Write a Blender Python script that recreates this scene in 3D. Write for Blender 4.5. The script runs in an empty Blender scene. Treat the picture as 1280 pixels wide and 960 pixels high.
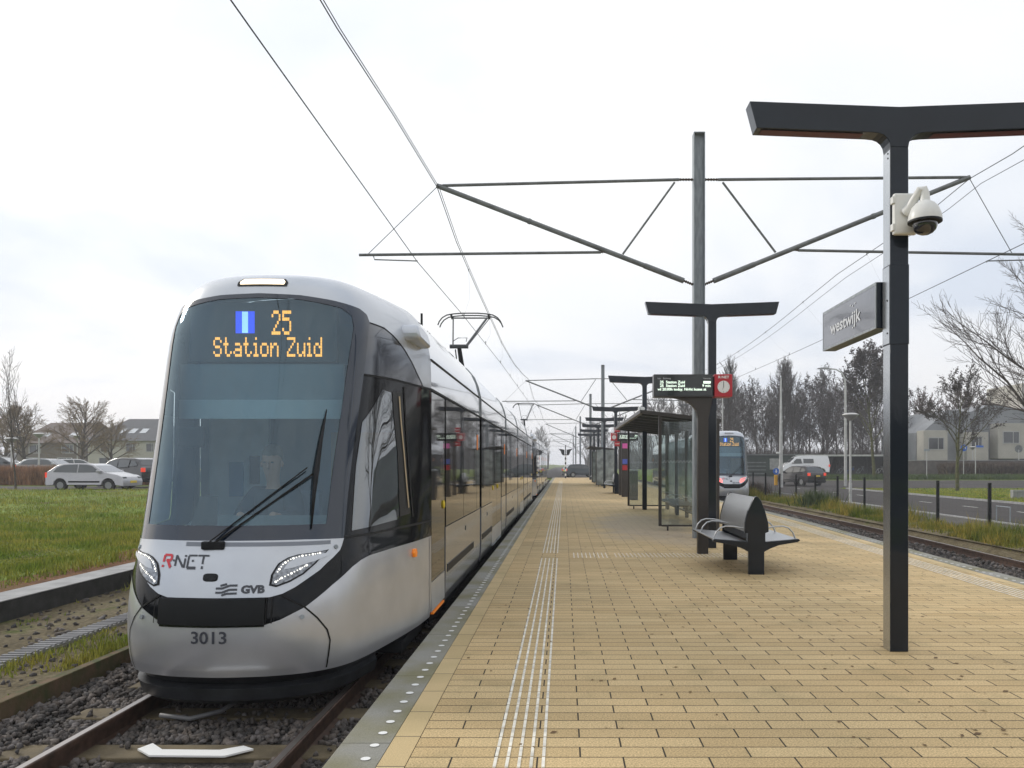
import bpy, bmesh, math, random
import numpy as np
from mathutils import Vector, Matrix, noise as mnoise
R=math.radians; PI=math.pi
random.seed(7); RNG=np.random.default_rng(7)
scn=bpy.context.scene; COL=scn.collection
# ------------------------------------------------------------------ camera, sky, sun, exposure
cam_d=bpy.data.cameras.new('camera'); cam=bpy.data.objects.new('camera',cam_d); COL.objects.link(cam)
cam.location=(0,0,1.6); cam.rotation_euler=(R(90),0,0)
cam_d.sensor_width=36; cam_d.lens=36*1000/1280
cam_d.shift_x=-64.5/1280; cam_d.shift_y=100/1280
cam_d.clip_start=.05; cam_d.clip_end=3000
scn.camera=cam
SUN_EL,SUN_AZ=R(28),R(-62)         # azimuth from +Y towards +X
world=bpy.data.worlds.new('World'); scn.world=world; world.use_nodes=True
wn=world.node_tree; wn.nodes.clear()
def N(nt,t,**k):
    n=nt.nodes.new(t)
    for a,b in k.items(): setattr(n,a,b)
    return n
out=N(wn,'ShaderNodeOutputWorld'); bg=N(wn,'ShaderNodeBackground'); bg.inputs['Strength'].default_value=.105
sky=N(wn,'ShaderNodeTexSky',sky_type='NISHITA',sun_disc=False,sun_elevation=SUN_EL,sun_rotation=SUN_AZ)
sky.air_density=1.5; sky.dust_density=3
tc=N(wn,'ShaderNodeTexCoord'); sep=N(wn,'ShaderNodeSeparateXYZ'); wn.links.new(tc.outputs['Generated'],sep.inputs[0])
mx=N(wn,'ShaderNodeMath',operation='MAXIMUM'); mx.inputs[1].default_value=0; wn.links.new(sep.outputs['Z'],mx.inputs[0])
ad=N(wn,'ShaderNodeMath',operation='ADD'); ad.inputs[1].default_value=.22; wn.links.new(mx.outputs[0],ad.inputs[0])
cmb=N(wn,'ShaderNodeCombineXYZ')
for ax in 'XY':
    dv=N(wn,'ShaderNodeMath',operation='DIVIDE'); wn.links.new(sep.outputs[ax],dv.inputs[0]); wn.links.new(ad.outputs[0],dv.inputs[1]); wn.links.new(dv.outputs[0],cmb.inputs[ax])
nz=N(wn,'ShaderNodeTexNoise'); nz.inputs['Scale'].default_value=.8; nz.inputs['Detail'].default_value=5; nz.inputs['Roughness'].default_value=.5; nz.inputs['Distortion'].default_value=.35
wn.links.new(cmb.outputs[0],nz.inputs['Vector'])
rp=N(wn,'ShaderNodeValToRGB'); wn.links.new(nz.outputs['Fac'],rp.inputs[0])
rp.color_ramp.elements[0].position=.36; rp.color_ramp.elements[0].color=(.73,.79,.89,1)
rp.color_ramp.elements[1].position=.60; rp.color_ramp.elements[1].color=(1,1,1,1)
e=rp.color_ramp.elements.new(.48); e.color=(.93,.95,.985,1)
# brighter towards the veiled sun
dot=N(wn,'ShaderNodeVectorMath',operation='DOT_PRODUCT'); wn.links.new(tc.outputs['Generated'],dot.inputs[0])
dot.inputs[1].default_value=(math.sin(SUN_AZ)*math.cos(SUN_EL),math.cos(SUN_AZ)*math.cos(SUN_EL),math.sin(SUN_EL))
mr=N(wn,'ShaderNodeMapRange'); wn.links.new(dot.outputs['Value'],mr.inputs['Value'])
mr.inputs['From Min'].default_value=-.6; mr.inputs['From Max'].default_value=1; mr.inputs['To Min'].default_value=9.1; mr.inputs['To Max'].default_value=11.0
ml=N(wn,'ShaderNodeVectorMath',operation='SCALE'); wn.links.new(rp.outputs['Color'],ml.inputs[0]); wn.links.new(mr.outputs[0],ml.inputs['Scale'])
hzr=N(wn,'ShaderNodeMapRange'); wn.links.new(sep.outputs['Z'],hzr.inputs['Value']); hzr.inputs['From Min'].default_value=0; hzr.inputs['From Max'].default_value=.30; hzr.inputs['To Min'].default_value=0; hzr.inputs['To Max'].default_value=1
hcol=N(wn,'ShaderNodeMix',data_type='RGBA'); wn.links.new(hzr.outputs[0],hcol.inputs[0]); hcol.inputs[6].default_value=(.91,.91,.935,1); hcol.inputs[7].default_value=(1,1,1,1)
hm_=N(wn,'ShaderNodeMix',data_type='RGBA',blend_type='MULTIPLY'); hm_.inputs[0].default_value=1; wn.links.new(ml.outputs[0],hm_.inputs[6]); wn.links.new(hcol.outputs[2],hm_.inputs[7]); ml=hm_
mix=N(wn,'ShaderNodeMix',data_type='RGBA'); mix.inputs[0].default_value=.9
wn.links.new(sky.outputs[0],mix.inputs[6]); wn.links.new(hm_.outputs[2],mix.inputs[7])
wn.links.new(mix.outputs[2],bg.inputs['Color']); wn.links.new(bg.outputs[0],out.inputs[0])
sd=bpy.data.lights.new('sun','SUN'); sd.energy=1.5; sd.angle=R(12); sd.color=(1,.95,.87)
so=bpy.data.objects.new('sun',sd); COL.objects.link(so)
sv=Vector((math.sin(SUN_AZ)*math.cos(SUN_EL),math.cos(SUN_AZ)*math.cos(SUN_EL),math.sin(SUN_EL)))
so.rotation_euler=sv.to_track_quat('Z','Y').to_euler(); so.location=(-30,20,30)
vs=scn.view_settings; vs.view_transform='Standard'; vs.look='None'; vs.exposure=0.10; vs.gamma=1; vs.use_curve_mapping=False
scn.render.engine='CYCLES'
scn.cycles.max_bounces=7; scn.cycles.transparent_max_bounces=10; scn.cycles.glossy_bounces=4; scn.cycles.transmission_bounces=4; scn.cycles.volume_bounces=0
scn.render.resolution_x=1024; scn.render.resolution_y=768

# ------------------------------------------------------------------ materials
MATS={}
def mat(name,col=(.5,.5,.5),rough=.5,metal=0,var=0,vscale=5,bump=0,bscale=30,emit=None,estr=1,spec=.5,coat=0,col2=None,detail=4,stretch=None):
    if name in MATS: return MATS[name]
    m=bpy.data.materials.new(name); m.use_nodes=True; nt=m.node_tree; b=nt.nodes['Principled BSDF']
    b.inputs['Base Color'].default_value=(*col,1); b.inputs['Roughness'].default_value=rough; b.inputs['Metallic'].default_value=metal
    b.inputs['Specular IOR Level'].default_value=spec; b.inputs['Coat Weight'].default_value=coat; b.inputs['Coat Roughness'].default_value=.04
    t=N(nt,'ShaderNodeTexCoord'); vec=t.outputs['Object']
    if stretch:
        mp=N(nt,'ShaderNodeMapping'); mp.inputs['Scale'].default_value=stretch; nt.links.new(vec,mp.inputs[0]); vec=mp.outputs[0]
    if var or col2:
        n=N(nt,'ShaderNodeTexNoise'); n.inputs['Scale'].default_value=vscale; n.inputs['Detail'].default_value=detail; nt.links.new(vec,n.inputs['Vector'])
        r=N(nt,'ShaderNodeValToRGB'); nt.links.new(n.outputs['Fac'],r.inputs[0])
        c2=col2 or tuple(min(1,c*(1+var)) for c in col); c1=col if col2 else tuple(c*(1-var) for c in col)
        r.color_ramp.elements[0].position=.35; r.color_ramp.elements[1].position=.65
        r.color_ramp.elements[0].color=(*c1,1); r.color_ramp.elements[1].color=(*c2,1)
        nt.links.new(r.outputs[0],b.inputs['Base Color'])
    if bump:
        n2=N(nt,'ShaderNodeTexNoise'); n2.inputs['Scale'].default_value=bscale; n2.inputs['Detail'].default_value=3; nt.links.new(vec,n2.inputs['Vector'])
        bp=N(nt,'ShaderNodeBump'); bp.inputs['Strength'].default_value=bump; bp.inputs['Distance'].default_value=.02
        nt.links.new(n2.outputs['Fac'],bp.inputs['Height']); nt.links.new(bp.outputs[0],b.inputs['Normal'])
    if emit: b.inputs['Emission Color'].default_value=(*emit,1); b.inputs['Emission Strength'].default_value=estr
    MATS[name]=m; return m
def glass(name,tint=(.8,.9,.9),refl=.12,rough=.02,ior=1.45,wave=0,dirt=0,col=(.93,.97,1,1),glare_stretch=None):
    if name in MATS: return MATS[name]
    m=bpy.data.materials.new(name); m.use_nodes=True; nt=m.node_tree; nt.nodes.clear()
    o=N(nt,'ShaderNodeOutputMaterial'); tr=N(nt,'ShaderNodeBsdfTransparent'); tr.inputs[0].default_value=(*tint,1)
    g=N(nt,'ShaderNodeBsdfGlossy'); g.inputs['Roughness'].default_value=rough; g.inputs['Color'].default_value=col
    f=N(nt,'ShaderNodeFresnel'); f.inputs[0].default_value=ior
    a=N(nt,'ShaderNodeMath',operation='ADD',use_clamp=True); a.inputs[1].default_value=refl; nt.links.new(f.outputs[0],a.inputs[0])
    mm=N(nt,'ShaderNodeMixShader'); nt.links.new(a.outputs[0],mm.inputs[0]); nt.links.new(tr.outputs[0],mm.inputs[1]); nt.links.new(g.outputs[0],mm.inputs[2])
    last=mm
    if wave:
        t=N(nt,'ShaderNodeTexCoord'); n2=N(nt,'ShaderNodeTexNoise'); n2.inputs['Scale'].default_value=1.3; nt.links.new(t.outputs['Object'],n2.inputs['Vector'])
        bp=N(nt,'ShaderNodeBump'); bp.inputs['Strength'].default_value=wave; bp.inputs['Distance'].default_value=.05
        nt.links.new(n2.outputs['Fac'],bp.inputs['Height']); nt.links.new(bp.outputs[0],g.inputs['Normal'])
    if dirt:  # pale film over the pane; on the windscreen it paints light smears
        t=N(nt,'ShaderNodeTexCoord'); n3=N(nt,'ShaderNodeTexNoise'); n3.inputs['Scale'].default_value=2.2; n3.inputs['Detail'].default_value=6; mp_=N(nt,'ShaderNodeMapping'); mp_.inputs['Scale'].default_value=glare_stretch or (1,1,1); nt.links.new(t.outputs['Object'],mp_.inputs[0]); nt.links.new(mp_.outputs[0],n3.inputs['Vector'])
        mr_=N(nt,'ShaderNodeMapRange'); mr_.inputs['From Min'].default_value=.35; mr_.inputs['From Max'].default_value=.7; mr_.inputs['To Min'].default_value=dirt*.3; mr_.inputs['To Max'].default_value=dirt
        nt.links.new(n3.outputs['Fac'],mr_.inputs[0]); df=N(nt,'ShaderNodeBsdfDiffuse'); df.inputs[0].default_value=(.5,.55,.55,1)
        m2=N(nt,'ShaderNodeMixShader'); nt.links.new(mr_.outputs[0],m2.inputs[0]); nt.links.new(mm.outputs[0],m2.inputs[1]); nt.links.new(df.outputs[0],m2.inputs[2]); last=m2
    nt.links.new(last.outputs[0],o.inputs[0]); MATS[name]=m; return m

M_silver=mat('silver_paint',(.55,.565,.60),.30,.6,var=.07,vscale=2.4,bump=.02,bscale=3,coat=.3,detail=8)
M_white=mat('pearl_paint',(.53,.56,.61),.27,.4,var=.04,vscale=3,coat=.4)
M_side=mat('lower_side_paint',(.26,.265,.285),.16,.5,var=.08,vscale=1.5,bump=.03,bscale=1.2,coat=.4)
M_cornice=mat('cornice_paint',(.44,.46,.50),.12,.6,var=.03,vscale=1.5,bump=.02,bscale=1.1,coat=.8)
M_black=mat('gloss_black',(.004,.005,.007),.07,0,spec=.26)
M_mblack=mat('matt_black',(.010,.011,.013),.5,var=.2,vscale=8,spec=.25)
M_rubber=mat('rubber',(.008,.008,.008),.6,var=.2,spec=.25)
M_skirt=mat('dark_skirt',(.018,.020,.023),.42,var=.3,vscale=6,bump=.05,spec=.3)
M_sideglass=mat('tinted_side_glass',(.010,.009,.009),.03,0,bump=.03,bscale=1.6,coat=0,spec=.5)
M_ws=glass('windscreen_glass',(.72,.89,.95),.07,.02,wave=.16,dirt=.06,glare_stretch=(7,7,.35),col=(.62,.83,1,1))  # the stretched dirt paints vertical smears of reflected light on this glass
M_cabglass=glass('cab_side_glass',(.50,.60,.62),.20,.015,wave=.10)
M_shglass=glass('shelter_glass',(.88,.92,.91),.03,.02,dirt=.10)
M_teal=glass('green_glass',(.60,.76,.72),.06,.05,dirt=.35)
M_frost=glass('frosted_glass',(.55,.60,.58),.03,.3,dirt=.8)
M_led=mat('amber_led',(.2,.08,.01),.5,emit=(1,.42,.06),estr=1.7)
M_ledblue=mat('blue_lamp',(.02,.04,.5),.5,emit=(.02,.07,.9),estr=1.0)
M_ledcyan=mat('pale_lamp',(.5,.8,.9),.5,emit=(.5,.85,1),estr=.8)
M_ledw=mat('white_led',(.5,.6,.5),.5,emit=(.85,1,.85),estr=1.1)
M_lamp=mat('warm_lamp',(.9,.8,.6),.4,emit=(1,.80,.55),estr=3.0)
M_lampoff=mat('dull_lamp',(.35,.35,.36),.3)
M_hl=mat('headlamp_led',(.9,.9,.85),.3,emit=(1,.97,.88),estr=1.0)
M_hlglass=mat('headlamp_lens',(.22,.235,.26),.15,.6,var=.5,vscale=45,coat=.6)
M_tail=mat('tail_lamp_red',(.8,.1,.1),.3,emit=(1,.22,.2),estr=1.4)
M_orange=mat('orange_marker',(.85,.25,.02),.3,emit=(1,.25,.02),estr=.15)
M_yellow=mat('yellow_button',(.8,.6,.03),.35)
M_navy=mat('navy_steel',(.008,.013,.021),.28,0,var=.12,vscale=3,bump=.02,spec=.15,coat=.5)
M_alu=mat('dull_aluminium',(.50,.52,.54),.24,.9,var=.1,vscale=2)
M_brownst=mat('brown_grey_steel',(.055,.049,.045),.42,.2,var=.12,vscale=2,spec=.35)
M_galv=mat('galvanised_steel',(.27,.30,.325),.5,.15,var=.18,vscale=6,bump=.05,stretch=(3,3,.6))
M_galvd=mat('galvanised_tube',(.16,.168,.17),.5,.1,var=.2,vscale=4)
M_lgalv=mat('pale_lamp_post',(.50,.50,.49),.5,.1,var=.12,vscale=3)
M_wire=mat('copper_wire',(.06,.065,.068),.5,.4)
M_ins=mat('insulator_brown',(.07,.045,.03),.35)
M_steelp=mat('perforated_steel',(.42,.43,.44),.32,.85,var=.06,vscale=50,bump=.25,bscale=160)
M_tube=mat('bright_steel_tube',(.48,.49,.50),.38,.9)
M_plas=mat('white_plastic',(.72,.72,.70),.35,var=.04)
M_dome=mat('smoked_dome',(.02,.02,.025),.05,coat=1)
M_red=mat('red_sign',(.46,.018,.03),.35,var=.06)
M_wht=mat('white_face',(.82,.82,.80),.5)
M_blk=mat('black_print',(.02,.02,.025),.5)
M_dred=mat('dark_red_panel',(.10,.012,.016),.4)
M_signg=mat('sign_face_grey',(.16,.165,.185),.14,.6,coat=.5,bump=.05,bscale=1.5,var=.08)
M_lettr=mat('sign_letter',(.60,.62,.65),.4)
M_rnetred=mat('logo_red',(.62,.03,.05),.4)
M_print=mat('logo_dark',(.05,.055,.07),.4)
M_rail=mat('rail_rust',(.075,.043,.030),.6,.3,var=.35,vscale=12)
M_railtop=mat('rail_head',(.30,.27,.25),.32,.8,var=.25,vscale=6,stretch=(1,.1,1))
M_sleep=mat('sleeper_concrete',(.12,.095,.055),.9,var=.3,vscale=5,bump=.3,bscale=60)
M_conc=mat('grey_concrete',(.30,.30,.30),.75,var=.16,vscale=4,bump=.15,bscale=50)
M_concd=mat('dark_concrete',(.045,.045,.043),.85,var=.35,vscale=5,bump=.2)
M_edging=mat('mossy_edging',(.14,.09,.05),.95,col2=(.06,.07,.022),vscale=7,detail=8,bump=.3)
M_tyre=mat('tyre',(.02,.02,.02),.8); M_rim=mat('wheel_rim',(.35,.36,.37),.35,.8)
M_carglass=mat('car_glass',(.03,.038,.042),.04,coat=1)
M_hiviz=mat('plate_yellow',(.75,.55,.05),.5)
M_bark=mat('bark_grey',(.075,.062,.052),.9,var=.35,vscale=6)
M_barkd=mat('bark_dark',(.088,.072,.064),.9,var=.3,vscale=4)
M_moss=mat('bark_mossy',(.085,.085,.030),.95,var=.35,vscale=5)
M_willow=mat('willow_twig',(.19,.135,.075),.9,var=.25,vscale=3)
M_cone=mat('withered_leaf',(.045,.034,.028),.9,var=.3,vscale=3)
M_reed=mat('dry_reed',(.30,.165,.085),.95,var=.3,vscale=2)
M_shrub=mat('brown_hedge',(.085,.060,.040),.95,var=.4,vscale=3)
M_green=mat('shrub_green',(.05,.075,.022),.95,var=.4,vscale=3)

def brick_mat():
    m=bpy.data.materials.new('yellow_platform_brick'); m.use_nodes=True; nt=m.node_tree; b=nt.nodes['Principled BSDF']
    t=N(nt,'ShaderNodeTexCoord'); mp=N(nt,'ShaderNodeMapping'); nt.links.new(t.outputs['Object'],mp.inputs[0])
    mp.inputs['Location'].default_value=(.142+.467*10,.156*200-4.366+.156*28,0)
    bk=N(nt,'ShaderNodeTexBrick'); nt.links.new(mp.outputs[0],bk.inputs['Vector'])
    bk.offset=.5; bk.offset_frequency=2; bk.squash=1
    bk.inputs['Scale'].default_value=1; bk.inputs['Brick Width'].default_value=.467; bk.inputs['Row Height'].default_value=.156
    bk.inputs['Mortar Size'].default_value=.0052; bk.inputs['Mortar Smooth'].default_value=.15; bk.inputs['Bias'].default_value=-.1
    bk.inputs['Color1'].default_value=(.66,.505,.275,1); bk.inputs['Color2'].default_value=(.54,.40,.205,1); bk.inputs['Mortar'].default_value=(.035,.026,.012,1)
    # large weathering
    n=N(nt,'ShaderNodeTexNoise'); n.inputs['Scale'].default_value=.55; n.inputs['Detail'].default_value=6; nt.links.new(t.outputs['Object'],n.inputs['Vector'])
    r=N(nt,'ShaderNodeValToRGB'); nt.links.new(n.outputs['Fac'],r.inputs[0]); r.color_ramp.elements[0].position=.3; r.color_ramp.elements[1].position=.7
    r.color_ramp.elements[0].color=(.86,.87,.85,1); r.color_ramp.elements[1].color=(1.08,1.05,1.0,1)
    m1=N(nt,'ShaderNodeMix',data_type='RGBA',blend_type='MULTIPLY'); m1.inputs[0].default_value=1; nt.links.new(bk.outputs['Color'],m1.inputs[6]); nt.links.new(r.outputs[0],m1.inputs[7])
    n2=N(nt,'ShaderNodeTexNoise'); n2.inputs['Scale'].default_value=95; n2.inputs['Detail'].default_value=3; nt.links.new(t.outputs['Object'],n2.inputs['Vector'])
    r2=N(nt,'ShaderNodeValToRGB'); nt.links.new(n2.outputs['Fac'],r2.inputs[0]); r2.color_ramp.elements[0].position=.33; r2.color_ramp.elements[1].position=.62
    r2.color_ramp.elements[0].color=(.52,.50,.46,1); r2.color_ramp.elements[1].color=(1.10,1.08,1.07,1)
    m2=N(nt,'ShaderNodeMix',data_type='RGBA',blend_type='MULTIPLY'); m2.inputs[0].default_value=.85; nt.links.new(m1.outputs[2],m2.inputs[6]); nt.links.new(r2.outputs[0],m2.inputs[7])
    # worn greyish patch of paving near the shelter plus random grey blotches with green algae
    sp=N(nt,'ShaderNodeSeparateXYZ'); nt.links.new(t.outputs['Object'],sp.inputs[0])
    n3=N(nt,'ShaderNodeTexNoise'); n3.inputs['Scale'].default_value=.9; n3.inputs['Detail'].default_value=5; nt.links.new(t.outputs['Object'],n3.inputs['Vector'])
    d=N(nt,'ShaderNodeVectorMath',operation='DISTANCE'); sc=N(nt,'ShaderNodeVectorMath',operation='MULTIPLY'); sc.inputs[1].default_value=(1,.26,0); nt.links.new(t.outputs['Object'],sc.inputs[0])
    nt.links.new(sc.outputs[0],d.inputs[0]); d.inputs[1].default_value=(2.1,5.4,0)
    ma=N(nt,'ShaderNodeMath',operation='MULTIPLY_ADD'); nt.links.new(n3.outputs['Fac'],ma.inputs[0]); ma.inputs[1].default_value=-1.6; nt.links.new(d.outputs['Value'],ma.inputs[2])
    mr_=N(nt,'ShaderNodeMapRange'); nt.links.new(ma.outputs[0],mr_.inputs[0]); mr_.inputs['From Min'].default_value=.1; mr_.inputs['From Max'].default_value=.75; mr_.inputs['To Min'].default_value=.75; mr_.inputs['To Max'].default_value=0
    m3=N(nt,'ShaderNodeMix',data_type='RGBA'); nt.links.new(mr_.outputs[0],m3.inputs[0]); nt.links.new(m2.outputs[2],m3.inputs[6])
    g=N(nt,'ShaderNodeMix',data_type='RGBA',blend_type='MULTIPLY'); g.inputs[0].default_value=.55; g.inputs[6].default_value=(.42,.37,.31,1); nt.links.new(bk.outputs['Color'],g.inputs[7])
    gg=N(nt,'ShaderNodeMix',data_type='RGBA',blend_type='MIX'); gg.inputs[0].default_value=.25; nt.links.new(g.outputs[2],gg.inputs[6]); gg.inputs[7].default_value=(.45,.41,.36,1)
    nt.links.new(gg.outputs[2],m3.inputs[7])
    n4=N(nt,'ShaderNodeTexNoise'); n4.inputs['Scale'].default_value=2.3; n4.inputs['Detail'].default_value=6; nt.links.new(t.outputs['Object'],n4.inputs['Vector'])
    r4=N(nt,'ShaderNodeMapRange'); nt.links.new(n4.outputs['Fac'],r4.inputs[0]); r4.inputs['From Min'].default_value=.56; r4.inputs['From Max'].default_value=.72; r4.inputs['To Max'].default_value=.26
    m5=N(nt,'ShaderNodeMix',data_type='RGBA'); nt.links.new(r4.outputs[0],m5.inputs[0]); nt.links.new(m3.outputs[2],m5.inputs[6]); m5.inputs[7].default_value=(.16,.145,.062,1)
    nt.links.new(m5.outputs[2],b.inputs['Base Color'])
    b.inputs['Roughness'].default_value=.82
    bp=N(nt,'ShaderNodeBump'); bp.inputs['Strength'].default_value=.5; bp.inputs['Distance'].default_value=.004
    s=N(nt,'ShaderNodeMath',operation='MULTIPLY_ADD'); nt.links.new(bk.outputs['Fac'],s.inputs[0]); s.inputs[1].default_value=-2.0; nt.links.new(n2.outputs['Fac'],s.inputs[2])
    nt.links.new(s.outputs[0],bp.inputs['Height']); nt.links.new(bp.outputs[0],b.inputs['Normal'])
    return m
M_brick=brick_mat()
def kerb_mat(name,length,off,c1,c2,algae):
    m=bpy.data.materials.new(name); m.use_nodes=True; nt=m.node_tree; b=nt.nodes['Principled BSDF']
    t=N(nt,'ShaderNodeTexCoord'); mp=N(nt,'ShaderNodeMapping'); nt.links.new(t.outputs['Object'],mp.inputs[0]); mp.inputs['Rotation'].default_value=(0,0,R(90)); mp.inputs['Location'].default_value=(off,50.2,0)
    bk=N(nt,'ShaderNodeTexBrick'); nt.links.new(mp.outputs[0],bk.inputs['Vector']); bk.offset=0; bk.inputs['Scale'].default_value=1
    bk.inputs['Brick Width'].default_value=length; bk.inputs['Row Height'].default_value=500; bk.inputs['Mortar Size'].default_value=.005; bk.inputs['Mortar Smooth'].default_value=.2
    bk.inputs['Color1'].default_value=(*c1,1); bk.inputs['Color2'].default_value=(*c2,1); bk.inputs['Mortar'].default_value=(.06,.055,.04,1)
    n=N(nt,'ShaderNodeTexNoise'); n.inputs['Scale'].default_value=1.6; n.inputs['Detail'].default_value=6; nt.links.new(t.outputs['Object'],n.inputs['Vector'])
    mr_=N(nt,'ShaderNodeMapRange'); nt.links.new(n.outputs['Fac'],mr_.inputs[0]); mr_.inputs['From Min'].default_value=.4; mr_.inputs['From Max'].default_value=.65; mr_.inputs['To Max'].default_value=algae
    mx_=N(nt,'ShaderNodeMix',data_type='RGBA'); nt.links.new(mr_.outputs[0],mx_.inputs[0]); nt.links.new(bk.outputs['Color'],mx_.inputs[6]); mx_.inputs[7].default_value=(.17,.155,.05,1)
    n2=N(nt,'ShaderNodeTexNoise'); n2.inputs['Scale'].default_value=140; n2.inputs['Detail'].default_value=2; nt.links.new(t.outputs['Object'],n2.inputs['Vector'])
    r2=N(nt,'ShaderNodeValToRGB'); nt.links.new(n2.outputs['Fac'],r2.inputs[0]); r2.color_ramp.elements[0].position=.35; r2.color_ramp.elements[1].position=.6
    r2.color_ramp.elements[0].color=(.75,.75,.73,1); r2.color_ramp.elements[1].color=(1.05,1.05,1.05,1)
    m2=N(nt,'ShaderNodeMix',data_type='RGBA',blend_type='MULTIPLY'); m2.inputs[0].default_value=.8; nt.links.new(mx_.outputs[2],m2.inputs[6]); nt.links.new(r2.outputs[0],m2.inputs[7])
    nt.links.new(m2.outputs[2],b.inputs['Base Color']); b.inputs['Roughness'].default_value=.8
    bp=N(nt,'ShaderNodeBump'); bp.inputs['Strength'].default_value=.3; bp.inputs['Distance'].default_value=.004; nt.links.new(n2.outputs['Fac'],bp.inputs['Height']); nt.links.new(bp.outputs[0],b.inputs['Normal'])
    return m
M_kerb=kerb_mat('platform_kerb_concrete',1.46,.2,(.30,.295,.27),(.26,.255,.225),.7)
M_edgebrick=kerb_mat('edge_course_brick',.468,.02,(.64,.49,.265),(.55,.415,.215),.2)
def ground_mat(name,cols,scale,rough=.95,bump=.4,bscale=60,fine=40):
    m=bpy.data.materials.new(name); m.use_nodes=True; nt=m.node_tree; b=nt.nodes['Principled BSDF']; b.inputs['Roughness'].default_value=rough; b.inputs['Specular IOR Level'].default_value=.2
    t=N(nt,'ShaderNodeTexCoord'); n=N(nt,'ShaderNodeTexNoise'); n.inputs['Scale'].default_value=scale; n.inputs['Detail'].default_value=8; n.inputs['Roughness'].default_value=.62; nt.links.new(t.outputs['Object'],n.inputs['Vector'])
    r=N(nt,'ShaderNodeValToRGB'); nt.links.new(n.outputs['Fac'],r.inputs[0]); cr=r.color_ramp
    while len(cr.elements)<len(cols): cr.elements.new(.5)
    for i,c in enumerate(cols): cr.elements[i].position=.3+.4*i/(len(cols)-1); cr.elements[i].color=(*c,1)
    n2=N(nt,'ShaderNodeTexNoise'); n2.inputs['Scale'].default_value=fine; n2.inputs['Detail'].default_value=4; nt.links.new(t.outputs['Object'],n2.inputs['Vector'])
    r2=N(nt,'ShaderNodeValToRGB'); nt.links.new(n2.outputs['Fac'],r2.inputs[0]); r2.color_ramp.elements[0].position=.3; r2.color_ramp.elements[1].position=.7; r2.color_ramp.elements[0].color=(.55,.55,.55,1); r2.color_ramp.elements[1].color=(1.25,1.25,1.25,1)
    mm=N(nt,'ShaderNodeMix',data_type='RGBA',blend_type='MULTIPLY'); mm.inputs[0].default_value=1; nt.links.new(r.outputs[0],mm.inputs[6]); nt.links.new(r2.outputs[0],mm.inputs[7]); nt.links.new(mm.outputs[2],b.inputs['Base Color'])
    bp=N(nt,'ShaderNodeBump'); bp.inputs['Strength'].default_value=bump; bp.inputs['Distance'].default_value=.03; nt.links.new(n2.outputs['Fac'],bp.inputs['Height']); nt.links.new(bp.outputs[0],b.inputs['Normal'])
    return m
M_lawn=ground_mat('lawn_ground',[(.11,.08,.03),(.14,.17,.03),(.16,.23,.03),(.24,.24,.06)],.6,fine=14)
M_dirt=ground_mat('moss_dirt',[(.05,.04,.026),(.13,.105,.06),(.17,.14,.085),(.09,.105,.025)],1.7,fine=22,bump=.8)
M_dryband=ground_mat('dry_litter',[(.10,.045,.02),(.17,.08,.035),(.12,.09,.03)],1.5,fine=25,bump=.8)
M_bal=ground_mat('ballast_bed',[(.03,.028,.026),(.06,.055,.05),(.09,.08,.075)],6,fine=26,bump=1.5)
M_asph=ground_mat('asphalt',[(.060,.054,.052),(.078,.070,.067)],.8,rough=.85,fine=60,bump=.15)
M_path=ground_mat('pale_paving',[(.085,.08,.07),(.13,.12,.105)],1,rough=.85,fine=20,bump=.1)
M_mark=mat('road_paint',(.62,.62,.58),.7,var=.15,vscale=20)
M_tact=mat('tactile_rib',(.74,.71,.62),.7,var=.22,vscale=8)
M_stone=mat('ballast_stone',(.055,.052,.052),.85,var=0,col2=(.16,.145,.135),vscale=3,bump=.4,bscale=60)
M_grass=mat('grass_blade',(.17,.25,.03),.7,col2=(.36,.33,.07),vscale=.9,spec=.2)
M_weed=mat('weed_leaf',(.11,.16,.025),.8,col2=(.33,.27,.06),vscale=1.1,spec=.2)

def island_var(m,cols):
    nt=m.node_tree; b=nt.nodes['Principled BSDF']; g=N(nt,'ShaderNodeNewGeometry'); r_=N(nt,'ShaderNodeValToRGB'); nt.links.new(g.outputs['Random Per Island'],r_.inputs[0]); cr=r_.color_ramp
    while len(cr.elements)<len(cols): cr.elements.new(.5)
    for i,c in enumerate(cols): cr.elements[i].position=i/(len(cols)-1); cr.elements[i].color=(*c,1)
    src=b.inputs['Base Color'].links[0].from_socket; mm=N(nt,'ShaderNodeMix',data_type='RGBA',blend_type='MULTIPLY'); mm.inputs[0].default_value=1; nt.links.new(src,mm.inputs[6]); nt.links.new(r_.outputs[0],mm.inputs[7]); nt.links.new(mm.outputs[2],b.inputs['Base Color'])
island_var(M_stone,[(.45,.45,.47),(.8,.76,.72),(1.0,.9,.8),(1.35,1.35,1.4)])
island_var(M_grass,[(.55,.6,.5),(1,1,1),(1.35,1.25,1.0)]); island_var(M_weed,[(.5,.6,.5),(1,1,1),(1.4,1.2,.9)]); island_var(M_reed,[(.6,.6,.6),(1.2,1.15,1.1)])
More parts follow.
